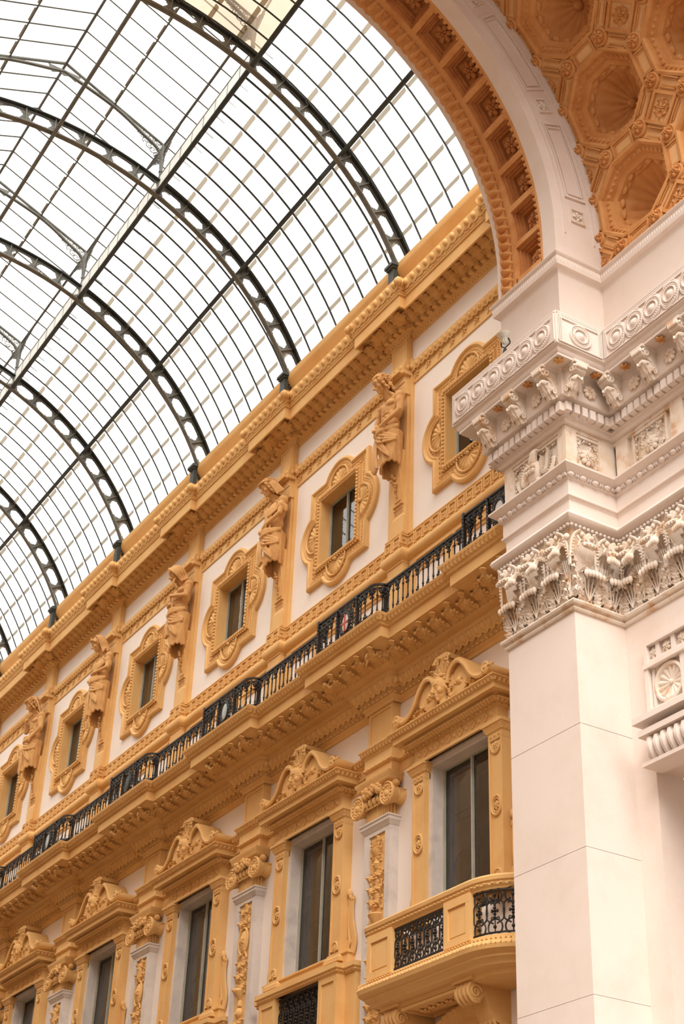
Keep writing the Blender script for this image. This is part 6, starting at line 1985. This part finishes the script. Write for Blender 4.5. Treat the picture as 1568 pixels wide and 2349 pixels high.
# lantern
lan = thing('roof_lantern', (-10, YC, 27), 'raised gabled glass lantern with lacy iron brackets along the roof crown', 'roof lantern')
PY1, PZ1 = YC + 7.2 * cos(radians(68)), 25.72
HY = PY1 - YC
def lsurf(x0, x1, y0, z0, y1, z1): return quad((x0, y0, z0), (x1, y0, z0), (x1, y1, z1), (x0, y1, z1))
ZRDG, ZEV, YEV = 28.42, 26.90, 3.45
def lz(dy): return ZRDG - (ZRDG - ZEV) * (dy / YEV)
m = M()
for s_ in (-1, 1):
    m.add(lsurf(XL, 0, YC + s_ * YEV, ZEV, YC, ZRDG))
m.build('lantern_glass', RGLASS, lan, smooth=0)
m = M()
for s_ in (-1, 1):
    y = YC + s_ * HY
    m.add(box(XL, -.02, y - .01, y + .01, PZ1 + .05, PZ1 + .47))
ups = m.build('upstand', WHITEU, lan, smooth=0)
m = M()
for s_ in (-1, 1):
    y = YC + s_ * HY
    m.add(box(XL, -.02, y - .02, y + .02, PZ1 + .46, PZ1 + .49))
    for i in range(int(-XL / 1.15) * 2): m.add(box(-.575 * i - .01 , -.575 * i + .004, y - .016, y + .016, PZ1 + .05, PZ1 + .47))
m.build('joint', IRON, ups, smooth=0)
nb = int(-XL / .575)
for i in range(1, nb):
    m = M(); x = -.575 * i
    for s_ in (-1, 1): m.add(tube([(x, YC + s_ * YEV, ZEV - .02), (x, YC, ZRDG - .02)], .021, 4, .026))
    m.build('glazing_bar', IRON, lan, smooth=0)
m = M()
for y, z, r in ((0, ZRDG - .05, .035), (HY, lz(HY) - .05, .035), (-HY, lz(HY) - .05, .035), (1.33, lz(1.33) - .05, .024), (-1.33, lz(1.33) - .05, .024)):
    m.add(tube([(XL, YC + y, z), (0, YC + y, z)], r, 8))
m.build('rails', IRON, lan)
m = M()
for y in (1.33, -1.33):
    for i in range(nb): m.add(box(-.575 * i - .50, -.575 * i - .08, YC + y - .05, YC + y + .02, lz(1.33) - .03, lz(1.33) - .02))
m.build('lantern_laps', LAPM, lan, smooth=0)
for n in range(0, NMAX + 1):
    x = -B * n - (.06 if n == 0 else 0)
    m = M()
    for s_ in (-1, 1):
        y = YC + s_ * HY; zt = lz(HY) - .05
        m.add(tube([(x, y, PZ1), (x, y, PZ1 + .55), (x, y, zt)], [.05, .04, .07], 8)); m.add(ell(x, y, PZ1 + .60, .06, .06, .05, 8, 6))
        m.add(tube(curve([(x, y, PZ1 + .6), (x, y - s_ * .10, zt - .25), (x, y - s_ * .6, zt + .10), (x, y - s_ * 1.4, lz(1.33) - .12), (x, YC, ZRDG - .32)], 24), .045, 6))
        m.add(tube([(x, y, zt), (x, YC, ZRDG - .06)], .032, 6))
        for q in (-1, 1): m.add(tube(curve([(x, y, PZ1 + .6), (x + q * .10, y, zt - .28), (x + q * .9, y, zt - .02)], 14), .028, 6))
        for q in range(11):
            u = .06 + .105 * q
            dz = .72 * max(.05, 1 - u / 1.35) ** 1.5
            zc = zt + (lz(1.33) - .05 - zt) * u / 1.41 - dz / 2
            for e_ in (-1, 1):
                v, f = spiral(dz * .24, 1.4, .011, .014, e_, 16, q * 1.3); m.add((v @ rz(pi / 2).T, f), tr(x, y - s_ * u, zc + e_ * dz * .25))
        for q in range(8):
            u = .06 + .09 * q
            dz = .60 * max(.06, 1 - u / .9) ** 1.4
            for e_ in (-1, 1):
                for k_ in (-1, 1): m.add(spiral(dz * .24, 1.4, .010, .014, k_, 14, q), tr(x + e_ * u, y, zt - .03 - dz / 2 + k_ * dz * .25))
    m.add(extrx([(YC - .42, ZRDG - .28), (YC + .42, ZRDG - .28), (YC + .3, ZRDG - .50), (YC + .12, ZRDG - .40), (YC, ZRDG - .46), (YC - .12, ZRDG - .40), (YC - .3, ZRDG - .50)], x - .01, x + .01))
    m.build('lantern_frame', IRON, lan)
